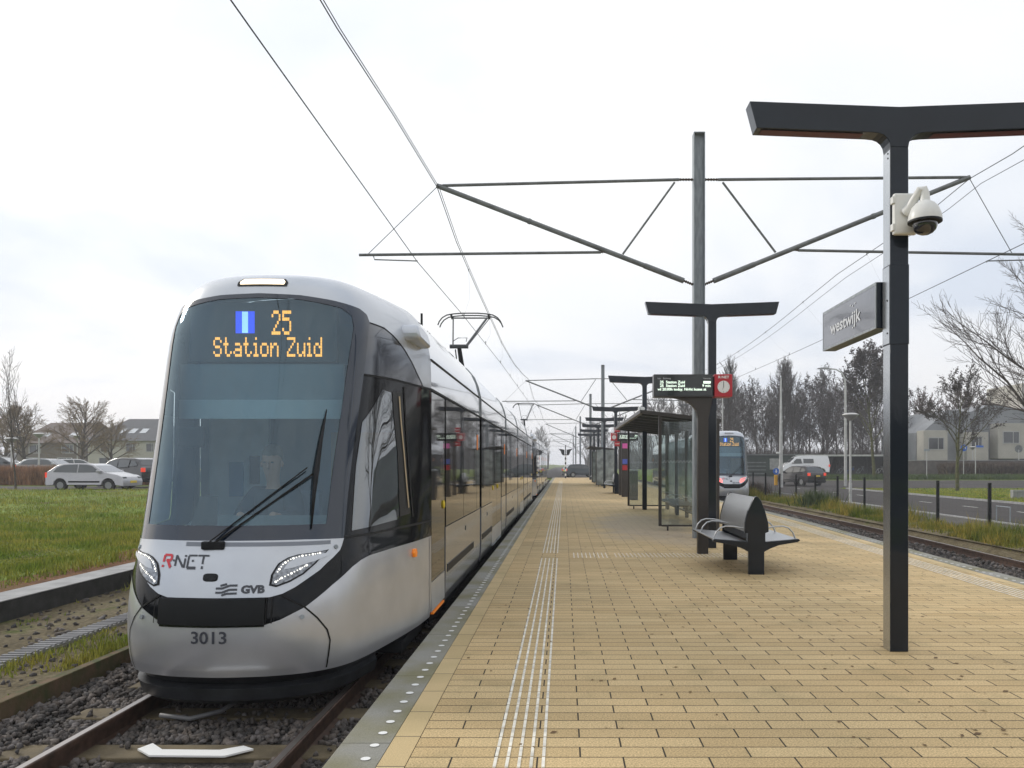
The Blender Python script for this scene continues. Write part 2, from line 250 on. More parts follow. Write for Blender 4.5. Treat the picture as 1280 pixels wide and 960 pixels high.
# ------------------------------------------------------------------ mesh helpers
class MB:
    def __init__(s): s.v=[]; s.f=[]
    def add(s,vs,fs):
        o=len(s.v); s.v.extend([tuple(map(float,p)) for p in vs]); s.f.extend([tuple(i+o for i in f) for f in fs]); return s
    def box(s,x0,x1,y0,y1,z0,z1):
        if x0>x1:x0,x1=x1,x0
        if y0>y1:y0,y1=y1,y0
        if z0>z1:z0,z1=z1,z0
        return s.add([(x0,y0,z0),(x1,y0,z0),(x1,y1,z0),(x0,y1,z0),(x0,y0,z1),(x1,y0,z1),(x1,y1,z1),(x0,y1,z1)],
              [(0,3,2,1),(4,5,6,7),(0,1,5,4),(1,2,6,5),(2,3,7,6),(3,0,4,7)])
    def prism(s,poly,ax,a0,a1):
        n=len(poly); area=sum(poly[i][0]*poly[(i+1)%n][1]-poly[(i+1)%n][0]*poly[i][1] for i in range(n))
        if area<0: poly=poly[::-1]
        def P(p,a): return {'y':(p[0],a,p[1]),'x':(a,p[0],p[1]),'z':(p[0],p[1],a)}[ax]
        vs=[P(p,a0) for p in poly]+[P(p,a1) for p in poly]
        fs=[tuple(range(n))[::-1],tuple(range(n,2*n))]+[(i,(i+1)%n,(i+1)%n+n,i+n) for i in range(n)]
        if (ax=='y')==(a1>a0): fs=[f[::-1] for f in fs]
        return s.add(vs,fs)
    def tube(s,pts,r,n=8,caps=True):
        pts=[Vector(p) for p in pts]; rs=r if isinstance(r,(list,tuple)) else [r]*len(pts)
        t0=(pts[1]-pts[0]).normalized(); up=Vector((0,0,1)) if abs(t0.z)<.9 else Vector((1,0,0))
        a=t0.cross(up).normalized(); vs=[];m=len(pts)
        for i,p in enumerate(pts):
            t=(pts[min(i+1,m-1)]-pts[max(i-1,0)])
            if t.length<1e-9: t=t0
            t=t.normalized(); a=(a-t*a.dot(t)); a=a.normalized() if a.length>1e-6 else t.orthogonal().normalized(); b=t.cross(a)
            for k in range(n):
                q=2*PI*k/n; vs.append(p+(a*math.cos(q)+b*math.sin(q))*rs[i])
        fs=[(i*n+k,i*n+(k+1)%n,(i+1)*n+(k+1)%n,(i+1)*n+k) for i in range(m-1) for k in range(n)]
        if caps: fs+= [tuple(range(n))[::-1],tuple(range((m-1)*n,m*n))]
        return s.add(vs,fs)
    def bar(s,p,q,w,h=None):   # square bar between two points
        h=h or w; p=Vector(p);q=Vector(q);t=(q-p).normalized(); up=Vector((0,0,1)) if abs(t.z)<.95 else Vector((0,1,0))
        a=t.cross(up).normalized()*w/2; b=a.cross(t).normalized()*h/2
        vs=[p-a-b,p+a-b,p+a+b,p-a+b,q-a-b,q+a-b,q+a+b,q-a+b]
        return s.add(vs,[(0,3,2,1),(4,5,6,7),(0,1,5,4),(1,2,6,5),(2,3,7,6),(3,0,4,7)])
    def lathe(s,prof,c=(0,0,0),ax='z',n=20):
        c=Vector(c); vs=[];m=len(prof)
        for r,h in prof:
            for k in range(n):
                q=2*PI*k/n; a,b=r*math.cos(q),r*math.sin(q)
                vs.append(c+Vector({'z':(a,b,h),'y':(a,h,b),'x':(h,a,b)}[ax]))
        fs=[(i*n+k,i*n+(k+1)%n,(i+1)*n+(k+1)%n,(i+1)*n+k) for i in range(m-1) for k in range(n)]
        fs+=[tuple(range(n))[::-1],tuple(range((m-1)*n,m*n))]
        return s.add(vs,fs)
    def ball(s,c,rx,ry,rz,n=12,m=8):
        return s.lathe2(c,rx,ry,rz,n,m)
    def lathe2(s,c,rx,ry,rz,n,m):
        vs=[];c=Vector(c)
        for i in range(1,m):
            a=PI*i/m
            for k in range(n): q=2*PI*k/n; vs.append(c+Vector((rx*math.sin(a)*math.cos(q),ry*math.sin(a)*math.sin(q),rz*math.cos(a))))
        vs+= [c+Vector((0,0,rz)),c-Vector((0,0,rz))]; T=len(vs)-2
        fs=[(i*n+k,(i+1)*n+k,(i+1)*n+(k+1)%n,i*n+(k+1)%n) for i in range(m-2) for k in range(n)]
        fs+=[(T,k,(k+1)%n) for k in range(n)]+[(T+1,(m-2)*n+(k+1)%n,(m-2)*n+k) for k in range(n)]
        return s.add(vs,fs)
    def xf(s,M): s.v=[tuple(M@Vector(p)) for p in s.v]; return s
    def build(s,name,m,parent=None,smooth=False,bevel=0,rel=True,recalc=True):
        off=Vector((0,0,0))
        if parent is not None and rel:
            q=parent
            while q is not None: off=off+q.location; q=q.parent
        me=bpy.data.meshes.new(name); me.from_pydata([tuple(Vector(p)-off) for p in s.v],[],s.f)
        if recalc:
            bm=bmesh.new(); bm.from_mesh(me); bmesh.ops.recalc_face_normals(bm,faces=bm.faces); bm.to_mesh(me); bm.free()
        if smooth:
            me.shade_smooth()
            if smooth=='auto': me.set_sharp_from_angle(angle=R(35))
        me.materials.append(m); o=bpy.data.objects.new(name,me); COL.objects.link(o)
        if parent is not None: o.parent=parent
        if bevel:
            b=o.modifiers.new('bevel','BEVEL'); b.width=bevel; b.segments=2; b.limit_method='ANGLE'; b.angle_limit=R(40)
        return o
def tag(o,label=None,cat=None,group=None,kind=None):
    if label:o['label']=label
    if cat:o['category']=cat
    if group:o['group']=group
    if kind:o['kind']=kind
    return o
def thing(name,label,cat,loc=(0,0,0),rz=0,group=None):
    o=bpy.data.objects.new(name,None); COL.objects.link(o); o.location=loc; o.rotation_euler=(0,0,rz); o.empty_display_size=.2
    return tag(o,label,cat,group)
def copy_tree(o,parent=None):
    c=o.copy(); COL.objects.link(c); c.parent=parent
    for ch in list(o.children): copy_tree(ch,c)
    return c
def dup(o,loc,rz=0,label=None,group=None,scale=None):
    c=copy_tree(o); c.location=loc; c.rotation_euler=(0,0,rz)
    if label:c['label']=label
    if group:c['group']=group
    if scale:c.scale=scale
    return c
def struct(name,mb,m,**k):
    o=mb.build(name,m,**k); o['kind']='structure'; return o
def fastmesh(name,V,F,m,smooth=False):   # V (n,3), F (k,3|4) numpy
    me=bpy.data.meshes.new(name); k=F.shape[1]
    me.vertices.add(len(V)); me.vertices.foreach_set('co',V.astype(np.float32).ravel())
    me.loops.add(F.size); me.loops.foreach_set('vertex_index',F.astype(np.int32).ravel())
    me.polygons.add(len(F)); me.polygons.foreach_set('loop_start',np.arange(0,F.size,k,dtype=np.int32)); me.polygons.foreach_set('loop_total',np.full(len(F),k,np.int32))
    me.update(calc_edges=True)
    if smooth: me.shade_smooth()
    me.materials.append(m); o=bpy.data.objects.new(name,me); COL.objects.link(o); return o
def text2d(body,size=1,bold=0,align='CENTER',sx=1):
    cu=bpy.data.curves.new('t','FONT'); cu.body=body; cu.size=size; cu.align_x=align; cu.align_y='CENTER'; cu.offset=bold; cu.resolution_u=3
    o=bpy.data.objects.new('t',cu); COL.objects.link(o); bpy.context.view_layer.update()
    me=bpy.data.meshes.new_from_object(o.evaluated_get(bpy.context.evaluated_depsgraph_get()))
    vs=[(v.co.x*sx,v.co.y) for v in me.vertices]; fs=[tuple(p.vertices) for p in me.polygons]
    bpy.data.objects.remove(o); bpy.data.curves.remove(cu); bpy.data.meshes.remove(me); return vs,fs
GLY={'S':"01110 10001 10000 01110 00001 10001 01110",'t':"01000 01000 11100 01000 01000 01001 00110",'a':"00000 00000 01110 00001 01111 10001 01111",
'i':"010 000 110 010 010 010 111",'o':"00000 00000 01110 10001 10001 10001 01110",'n':"00000 00000 10110 11001 10001 10001 10001",
'Z':"11111 00001 00010 00100 01000 10000 11111",'u':"00000 00000 10001 10001 10001 10011 01101",'d':"00001 00001 01101 10011 10001 10001 01111",
'2':"01110 10001 00001 00010 00100 01000 11111",'5':"11111 10000 11110 00001 00001 10001 01110",' ':"000 000 000 000 000 000 000"}
def dots(body,cx,cz,w,h,thick=1.0):
    """dot matrix text -> list of (x0,x1,z0,z1)"""
    cols=[];
    for ch in body:
        rows=GLY[ch].split(); 
        for c in range(len(rows[0])): cols.append([rows[r][c]=='1' for r in range(7)])
        cols.append([False]*7)
    cols=cols[:-1]; n=len(cols); pw=w/n; ph=h/7; out=[]
    for i,c in enumerate(cols):
        for r in range(7):
            if c[r]:
                # two lamps per dot, staggered like the real matrix
                x=cx-w/2+(i+.5)*pw; z=cz+h/2-(r+.5)*ph
                out.append((x-pw*.46*thick,x+pw*.46*thick,z-ph*.46*thick,z+ph*.46*thick))
    return out
def ss(t): t=max(0,min(1,t)); return t*t*(3-2*t)
# ------------------------------------------------------------------ terrain, roads, tracks
def EDGE(y): return 6.35+.55*ss((y-8)/18.0)          # right-hand platform edge
def H(x,y):
    b=mnoise.noise(Vector((x*.13,y*.13,1.7)))
    if x<-6.7:
        t=ss((-x-6.9)/9); r=ss((y-10)/26)
        h=.0+.42*t*r+.10*b*t*(1-ss((y-35)/2))
        if y>36: h=h-(.16)*ss((y-36)/3)*t*(1-ss((y-52)/8))
        return h+.35*ss((y-48)/14)*t
    if y>97: return -.16
    if x<9.25: return -.45
    h=-.17+.42*ss((y-62)/22)
    if x>24 and y<56: h+= .10*b
    return h
xs=sorted(set([-400,-250,-160,-110,-80,-60,-50,-42,-36]+[round(-32+i*1.0,2) for i in range(25)]+[-7.6,-7.2,-6.95,-6.66,-5,-3,0,3,6,8,9.2,9.35,10,11,12,13,14,16,18,20,22,25,28,32,36,40,46,54,64,80,110,160,250,400]))
ys=sorted(set([-400,-200,-100,-60,-30,-15,-5,0]+[round(i*1.0,2) for i in range(1,62)]+list(range(62,100,2))+[96.9,97.1,104,112,125,150,190,240,320,450,700,1200]))
V=np.array([(x,y,H(x,y)) for y in ys for x in xs]); nx=len(xs)
F=np.array([(j*nx+i,j*nx+i+1,(j+1)*nx+i+1,(j+1)*nx+i) for j in range(len(ys)-1) for i in range(nx-1)])
g=fastmesh('ground',V,F,M_lawn,True); tag(g,kind='structure')
def strip(name,m,xa,xb,y0,y1,dz,zf=None,step=2.0,nx=1):
    b=MB(); n=max(1,int((y1-y0)/step)); vs=[];
    for j in range(n+1):
        y=y0+(y1-y0)*j/n; A=xa(y) if callable(xa) else xa; B=xb(y) if callable(xb) else xb
        for i in range(nx+1):
            x=A+(B-A)*i/nx; vs.append((x,y,(zf if zf is not None else H(x,y))+dz))
    w=nx+1
    b.add(vs,[(j*w+i,j*w+i+1,(j+1)*w+i+1,(j+1)*w+i) for j in range(n) for i in range(nx)])
    return struct(name,b,m,recalc=False)
CR=lambda y: EDGE(y)+1.26
strip('track_bed',M_bal,-4.22,-1.24,-6,96,0,-.375)
strip('track_bed',M_bal,lambda y:CR(y)-1.3,9.31,-6,96,0,-.375)
strip('track_bed',M_bal,-4.4,9.2,97.2,420,.03,None,8)
strip('verge',M_dirt,-6.55,-4.26,-6,96,0,-.235)
strip('verge',M_dirt,lambda y:min(9.2,CR(y)+1.0+.06*math.sin(y*1.3)),9.305,-6,96,.0,-.345,1.0)
strip('verge',M_dirt,9.24,10.96,-6,61,.012,-.170)
bk_=MB(); nb_=70; vs_=[]
for j in range(nb_+1):
    y=-6+67*j/nb_
    vs_+=[(9.0+.02*math.sin(y*2.1),y,-.362),(9.16+.03*math.sin(y*1.7),y,-.26+.02*math.sin(y*3)),(9.35,y,-.150)]
bk_.add(vs_,[(3*j+i,3*j+i+1,3*j+i+4,3*j+i+3) for j in range(nb_) for i in range(2)]); struct('bank',bk_,M_dirt,recalc=False)
strip('footpath',M_path,11.0,12.95,-20,62,.012)
strip('road',M_asph,13.1,19.75,-40,58,.02,None,2,4)
strip('road',M_asph,9.6,62,58,74,.022,None,2,20)
strip('road',M_asph,13.1,22,74,97,.02,None,2,6)
strip('road',M_asph,-80,80,99,105,.05,None,2,20)
strip('car_park',M_asph,-62,-16,38,47,.03,None,1,20)
strip('litter_band',M_dryband,lambda y:-7.75-.35*math.sin(y*.9)-.2*math.sin(y*2.3),-6.93,-5,60,.012,None,1,2)
for i in range(22):       # dashed centre line and edge line of the road
    y=8+i*4.0
    if y>56: break
    struct('road_marking',MB().add([(16.5,y,H(16.5,y)+.03),(16.62,y,H(16.5,y)+.03),(16.62,y+1.2,H(16.5,y+1.2)+.03),(16.5,y+1.2,H(16.5,y+1.2)+.03)],[(0,1,2,3)]),M_mark,recalc=False)
k=MB()
for y in range(-20,56,2): k.box(19.75,19.9,y,y+2.0-.004,-.2,H(19.8,y)+.11)
struct('road_kerb',k,M_conc)
k=MB(); 
for y in range(-20,58,2): k.box(12.95,13.1,y,y+2.0-.004,-.2,H(13,y)+.05)
struct('road_kerb',k,M_conc)
# left concrete barrier, cable duct, edging board
b=MB()
for i in range(26):
    b.box(-6.95,-6.5,-4+i*4.0,-4+i*4.0+3.985,-.46,0.0)
w=b.build('concrete_barrier',M_concd,bevel=.012); tag(w,'low dark concrete barrier edging the lawn beside the near track','barrier')
cap=MB()
for i in range(26): cap.box(-6.955,-6.495,-4+i*4.0,-4+i*4.0+3.985,.003,.014)
cap.build('cap',M_conc,w,rel=False)
b=MB()
b.box(-5.28,-5.05,-5,95,-.3,-.205)
d=b.build('cable_duct',M_conc); tag(d,'grey ribbed cable duct running through the mossy strip','duct')
rb=MB()
for i in range(420): rb.box(-5.275,-5.055,3+i*.09,3+i*.09+.04,-.203,-.19)
rb.build('lid',mat('duct_lid',(.20,.20,.205),.7,var=.25,vscale=3),d,rel=False)
b=MB()
for i in range(40): b.box(-4.30+random.uniform(-.008,.008),-4.225,-4+i*2.5,-4+i*2.5+2.49,-.5,-.19+random.uniform(-.008,.008))
tag(b.build('edging_board',M_edging,bevel=.006),'mossy brown edging board holding back the ballast','edging')
RAILP=[(-.06,0),(.06,0),(.06,.012),(.014,.03),(.012,.105),(.034,.115),(.034,.147),(.028,.152),(-.028,.152),(-.034,.147),(-.034,.115),(-.012,.105),(-.014,.03),(-.06,.012)]
def far(y): return 3.0*ss((y-100)/330)
def rail(xf,label):
    ysr=[-6]+list(range(0,96,3))+[96,100]+list(range(110,430,12)); b=MB(); n=len(RAILP); vs=[]
    for y in ysr:
        x=xf(y)+far(y); vs+=[(x+p[0],y,-.372+p[1]) for p in RAILP]
    b.add(vs,[(j*n+i,j*n+(i+1)%n,(j+1)*n+(i+1)%n,(j+1)*n+i) for j in range(len(ysr)-1) for i in range(n)])
    o=b.build('rail',M_rail); tag(o,label,'rail','tram rails')
    t=MB(); vs=[]
    for y in ysr: vs+=[(xf(y)+far(y)-.022,y,-.2185),(xf(y)+far(y)+.022,y,-.2185)]
    t.add(vs,[(2*j,2*j+1,2*j+3,2*j+2) for j in range(len(ysr)-1)]); t.build('running_surface',M_railtop,o,rel=False)
TX=-2.51
rail(lambda y:TX-.75,'rusty rail left of the white marker, beside the mossy edging board')
rail(lambda y:TX+.75,'rusty rail close under the platform edge, right of the white marker')
rail(lambda y:CR(y)-.75,'rail of the far track hidden close under the platform edge')
rail(lambda y:CR(y)+.75,'rusty rail of the far track beside the weedy verge')
slm=None
for i,y in enumerate([4.1,4.85,5.42,6.25,7.10,7.85,8.6,9.35]):
    if slm is None:
        slm=MB().prism([(-1.3,-.47),(1.3,-.47),(1.3,-.352),(1.24,-.345),(-1.24,-.345),(-1.3,-.352)],'y',-.13,.13).build('sleeper',M_sleep,bevel=.01); s_=slm
    else: s_=slm.copy(); COL.objects.link(s_)
    s_.location=(TX,y,0)
    tag(s_,['sleeper nearest the photographer, under the bottom edge','sleeper just in front of the white marker plate','sleeper that the white marker plate lies on','first sleeper behind the white marker plate','sleeper under the hanging grey hose','sleeper in shade under the nose of the tram','second sleeper back under the tram nose','third sleeper back under the tram nose'][i],'sleeper','concrete sleepers in the ballast')
mk=MB().prism([(-2.87,5.39),(-2.73,5.27),(-2.23,5.26),(-2.09,5.39),(-2.18,5.45),(-2.31,5.37),(-2.70,5.38),(-2.825,5.50)],'z',-.330,-.318); tag(mk.build('marker_plate',M_wht),'white angular stop marker lying between the rails in front of the tram','marker')
tag(MB().tube([(-3.05,6.05,-.30),(-2.8,6.0,-.31),(-2.62,6.12,-.29),(-2.5,6.3,-.22),(-2.45,6.5,-.1)],.018,8).build('hose',mat('grey_hose',(.16,.16,.165),.5),smooth=True),'grey hose hanging down to the ballast under the tram front','hose')
# stones
ico=np.array([(0,0,1)]+[(.894*math.cos(2*PI*k/5),.894*math.sin(2*PI*k/5),.447) for k in range(5)]+[(.894*math.cos(2*PI*(k+.5)/5),.894*math.sin(2*PI*(k+.5)/5),-.447) for k in range(5)]+[(0,0,-1)])
icf=np.array([(0,1+k,1+(k+1)%5) for k in range(5)]+[(1+k,6+k,1+(k+1)%5) for k in range(5)]+[(1+(k+1)%5,6+k,6+(k+1)%5) for k in range(5)]+[(11,6+(k+1)%5,6+k) for k in range(5)])
def stones(name,pts,smin,smax,label):
    n=len(pts); s=RNG.uniform(smin,smax,(n,1,1))*RNG.uniform(.6,1.3,(n,1,3)); j=ico[None]*(1+RNG.uniform(-.42,.38,(n,12,1)))
    a=RNG.uniform(0,2*PI,n); t=RNG.uniform(-.9,.9,n); v=j*s
    ca,sa=np.cos(a)[:,None],np.sin(a)[:,None]; x=v[...,0]*ca-v[...,1]*sa; y=v[...,0]*sa+v[...,1]*ca; z=v[...,2]
    ct,st=np.cos(t)[:,None],np.sin(t)[:,None]; y,z=y*ct-z*st,y*st+z*ct
    v=np.stack([x,y,z],-1)+np.array(pts)[:,None,:]
    f=(icf[None]+12*np.arange(n)[:,None,None]).reshape(-1,3)
    o=fastmesh(name,v.reshape(-1,3),f,M_stone); tag(o,label,'ballast',kind='stuff'); return o
pp=[]
for i in range(20000):
    y=3.9+6.2*random.random()**1.5; x=random.uniform(-4.2,-1.32)
    hz=-.372+random.uniform(-.006,.022)
    if abs(abs(x-TX)-.75)<.06: continue
    if min(abs(y-q) for q in [4.1,4.85,5.42,6.25,7.10,7.85,8.6,9.35])<.14 and abs(x-TX)<1.3:
        if random.random()<.93: continue
        hz+=.03
    if x<-3.9: hz+=.03
    if -2.95<x<-2.0 and 5.12<y<5.62: continue
    pp.append((x,y,hz))
stones('ballast',pp,.012,.031,'loose grey ballast stones between and beside the near rails')
pp=[]
for i in range(6000):
    y=9+34*random.random()**1.3; c=CR(y); x=c+random.uniform(-.75,1.25)
    if x>9.2: continue
    if abs(abs(x-c)-.75)<.06: continue
    pp.append((x,y,(-.372 if x<c+1.0 else -.345)+random.uniform(-.006,.03)))
stones('ballast',pp,.02,.045,'loose ballast stones along the far track')
pp=[]
for i in range(700):
    y=5+12*random.random()**1.5; x=random.uniform(-6.45,-5.35) if random.random()<.7 else random.uniform(-5.0,-4.35)
    pp.append((x,y,-.232))
stones('ballast',pp,.012,.04,'scattered stones in the mossy strip beside the cable duct')
# grass blades
def blades(name,pts,hmin,hmax,wd,m,label,cat='grass',lean=.5):
    n=len(pts); P=np.array(pts); h=RNG.uniform(hmin,hmax,n)*(P[:,3] if P.shape[1]>3 else 1); P=P[:,:3]; a=RNG.uniform(0,2*PI,n); b=RNG.uniform(0,2*PI,n); l=RNG.uniform(.1,lean,n)*h
    w=(wd*RNG.uniform(.6,1.4,n))[:,None]
    d=np.stack([np.cos(a),np.sin(a),0*a],-1)*w/2; t=np.stack([np.cos(b)*l,np.sin(b)*l,h],-1)
    v=np.stack([P-d,P+d,P+t*.6+d*.5,P+t],1).reshape(-1,3)
    f=np.array([[0,1,2],[0,2,3]])[None]+4*np.arange(n)[:,None,None]
    o=fastmesh(name,v,f.reshape(-1,3),m); tag(o,label,cat,kind='stuff'); return o
pts=[]
for i in range(90000):
    y=7/(1-random.random()*.83); x=-random.uniform(.50,.80)*y
    if x>-7.15 or (x>-8.1 and random.random()<.75): continue
    k=mnoise.noise(Vector((x*.5,y*.5,0)))
    pts.append((x,y,H(x,y)-.01,1+.9*k if y>9 else 1))
blades('grass',pts,.05,.13,.022,M_grass,'green and mossy grass of the lawn behind the concrete barrier')
pts=[]
for i in range(26000):
    y=4.5+25*random.random()**1.6; x=random.choice([random.gauss(-4.42,.10),random.gauss(-4.42,.10),random.gauss(-4.95,.12),random.gauss(-6.3,.12)])
    if x>-4.31 or x<-6.48 or (-5.3<x<-5.04): continue
    k=mnoise.noise(Vector((x*1.2,y*.9,4)))
    if k<-.05: continue
    pts.append((x,y,-.235,.4+1.6*max(0,k)))
blades('grass',pts,.04,.12,.012,M_grass,'tufts of short grass along the edging board and cable duct')
pts=[]
for i in range(60000):
    y=9+75*random.random()**1.7; c=CR(y)+1.25
    x=c+abs(random.gauss(0,1))*.9 if random.random()<.5 else random.gauss(10.2,.55)
    if x<c+.15 or x>11.5: continue
    k=mnoise.noise(Vector((x*.9,y*.45,9)))
    if k<-.12 and random.random()<.75: continue
    pts.append((x,y,-.36+max(0,min(1,(x-9.0)/.35))*.2,(.25+1.7*max(0,k+.1))*(1.7 if x>9.6 else .8)))
blades('weeds',pts,.10,.32,.022,M_weed,'green and yellowed weeds on the verge below the wire fence','weeds')
pts=[]
for i in range(50000):
    y=18+44*random.random(); x=19.95+ (y*.62)*random.random()**1.5
    if y>57.5: continue
    pts.append((x,y,H(x,y)-.01))
blades('grass',pts,.05,.13,.05,M_grass,'mown grass on the island beyond the road')
pts=[]
for i in range(22000):
    x=random.uniform(21,66); y=random.uniform(75.5,79.5); pts.append((x,y,H(x,y)-.01))
blades('grass',pts,.2,.55,.08,mat('verge_blade',(.04,.075,.012),.8,col2=(.08,.12,.02),vscale=.6),'green grass bank beyond the side road','grass')

# ------------------------------------------------------------------ platform
b=MB(); YE=94.0; n=49; ysx=[-5+(YE+5)*i/n for i in range(n+1)]
def sheet(name,m,xa,xb,z,y0=-5,y1=94.0,n=49):
    b=MB(); vs=[]
    for j in range(n+1):
        y=y0+(y1-y0)*j/n; vs+=[(xa(y) if callable(xa) else xa,y,z),(xb(y) if callable(xb) else xb,y,z)]
    b.add(vs,[(2*j,2*j+1,2*j+3,2*j+2) for j in range(n)]); return struct(name,b,m,recalc=False)
sheet('platform_paving',M_brick,-.837,lambda y:EDGE(y)-.455,0.0)
sheet('platform_edge_course',M_edgebrick,-.990,-.841,0.0)
sheet('platform_edge_course',M_edgebrick,lambda y:EDGE(y)-.451,lambda y:EDGE(y)-.302,0.0)
def kerbprism(name,xo,xi,z0,z1,m):
    b=MB(); vs=[]
    for y in ysx:
        a,c=(xo(y) if callable(xo) else xo),(xi(y) if callable(xi) else xi); vs+=[(a,y,z0),(a,y,z1-.012),(a+(.012 if c>a else -.012),y,z1),(c,y,z1),(c,y,z0)]
    m_=5
    b.add(vs,[(j*m_+i,j*m_+i+1,(j+1)*m_+i+1,(j+1)*m_+i) for j in range(n) for i in range(4)]+[(0,1,2,3,4),tuple(len(vs)-5+i for i in range(5))])
    return struct(name,b,m)
kerbprism('platform_kerb',-1.28,-.993,-.22,.002,M_kerb)
kerbprism('platform_kerb',lambda y:EDGE(y),lambda y:EDGE(y)-.299,-.22,.002,M_kerb)
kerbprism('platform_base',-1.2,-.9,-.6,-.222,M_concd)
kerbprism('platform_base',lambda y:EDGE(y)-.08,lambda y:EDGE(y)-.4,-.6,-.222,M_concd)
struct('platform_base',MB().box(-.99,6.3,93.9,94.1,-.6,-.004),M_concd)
dm=MB()
for i in range(330):
    y=3.5+i*.2075
    if y>70: break
    if (y-5.70+20*1.46)%1.46<.03: pass
    for x in (-1.072,EDGE(y)-.215): dm.add([(x+.027*math.cos(2*PI*k/12),y+.027*math.sin(2*PI*k/12),.006) for k in range(12)],[tuple(range(12))])
struct('edge_studs',dm,M_wht,recalc=False)
tm=MB(); gap=.0
def rib(b,x0,x1,y0,y1,z=.004): b.add([(x0,y0,z),(x1,y0,z),(x1,y1,z),(x0,y1,z)],[(0,1,2,3)])
for i in range(5):
    x=-.367+.0645*i
    r=-28
    while True:
        y0=4.366+.156*r+.006; y1=y0+.146; r+=1
        if y0>75: break
        if 13.5<y0<14.35: continue
        rib(tm,x-.0088,x+.0088,y0,y1)
for i in range(9): 
    x=.18+.071*i
    for q in range(5): rib(tm,x-.008,x+.008,13.62+.156*q,13.62+.156*q+.145)
for q in range(34):
    for i in range(5): rib(tm,.9+q*.07,.9+q*.07+.02,13.72+.13*i,13.72+.13*i+.075)
y=4
while y<75:
    for i in range(5):
        x=EDGE(y)-.90+.075*i; rib(tm,x-.013,x+.013,y,y+.14)
    y+=.156
struct('tactile_ribs',tm,M_tact,recalc=False)
lv=[];lf=[]
for i in range(420):
    y=4.5+30*random.random()**1.7; x=random.uniform(-.8,5.9)
    if random.random()<.4: x=2.8+random.gauss(0,.5)
    a=random.uniform(0,PI); w=random.uniform(.006,.016); l=w*random.uniform(1.2,2.2); k=len(lv)
    d=Vector((math.cos(a),math.sin(a),0)); e_=Vector((-d.y,d.x,0)); p=Vector((x,y,.004))
    lv+=[p-d*l,p+e_*w+Vector((0,0,.005)),p+d*l+Vector((0,0,.003)),p-e_*w]; lf.append((k,k+1,k+2,k+3))
lo_=MB().add(lv,lf).build('fallen_leaves',mat('dead_leaf',(.11,.06,.03),.8,col2=(.22,.15,.06),vscale=4),recalc=False); tag(lo_,'small dead leaves and crumbs of dirt scattered over the yellow paving','litter',kind='stuff')
# ------------------------------------------------------------------ platform lamps
def t_lamp(x,y,label):
    t=thing('platform_lamp',label,'lamp post',(x,y,0),0,'T-shaped lamps down the platform')
    MB().box(-.0765,.0765,-.0765,.0765,0,4.36).build('pole',M_navy,t,rel=False,bevel=.004)
    MB().box(-.0815,.0815,-.0815,.0815,2.62,3.30).build('sleeve',M_navy,t,rel=False,bevel=.003)
    for s_ in (-1,1):
        for a_,b_,c_ in ((0.0,2.618,.0768),(3.302,4.28,.0768),(2.63,3.29,.0818)): MB().box(s_*c_,s_*(c_+.0025),-.070,.070,a_,b_).build('side_plate',M_alu,t,rel=False)
    prof=[(-1.275,4.69)]+[(0,4.64)]+[(1.275,4.69),(1.215,4.46)]
    def fil(s): return [(s*(.0765+.12*(1-math.cos(a))),4.30+.12*math.sin(a)) for a in [R(q) for q in (0,20,40,60,80)]]
    prof=[(-1.275,4.69),(0,4.642),(1.275,4.69),(1.215,4.462),(.24,4.425)]+fil(1)[::-1]+fil(-1)+[(-.24,4.425),(-1.215,4.462)]
    MB().prism(prof,'y',-.08,.08).build('arms',M_navy,t,rel=False,bevel=.004)
    for s in (-1,1):
        MB().add([(s*.30,-.055,4.421),(s*.30,.055,4.421),(s*1.17,.055,4.453),(s*1.17,-.055,4.453)],[(0,1,2,3)]).build('light_panel',M_dred,t,rel=False)
        for z in (4.22,4.26,2.72,3.0): 
            if s<0 and y<8: MB().lathe([(.008,0),(.008,.006)],(-.0765-.012 if z<3.5 else -.083,-.03,z),'x',8).build('bolt',M_mblack,t,rel=False)
    return t
lab=['nearest dark T-shaped platform lamp, holding the dome camera and the station name sign',
'dark T-shaped lamp standing right behind the departure display post','dark T-shaped lamp rising through the near glass shelter',
'dark T-shaped lamp beside the farther bench and clock','dark T-shaped lamp just in front of the frosted farther shelter',
'third dark T-shaped lamp from the far platform end','second dark T-shaped lamp from the far platform end, by the far shelter','last dark T-shaped lamp at the far platform end']
for i,(x,y) in enumerate([(2.86,6.89),(2.83,15.3),(2.83,28),(2.80,43),(2.70,53),(2.68,62),(2.70,71),(2.7,81)]): t_lamp(x,y,lab[i])
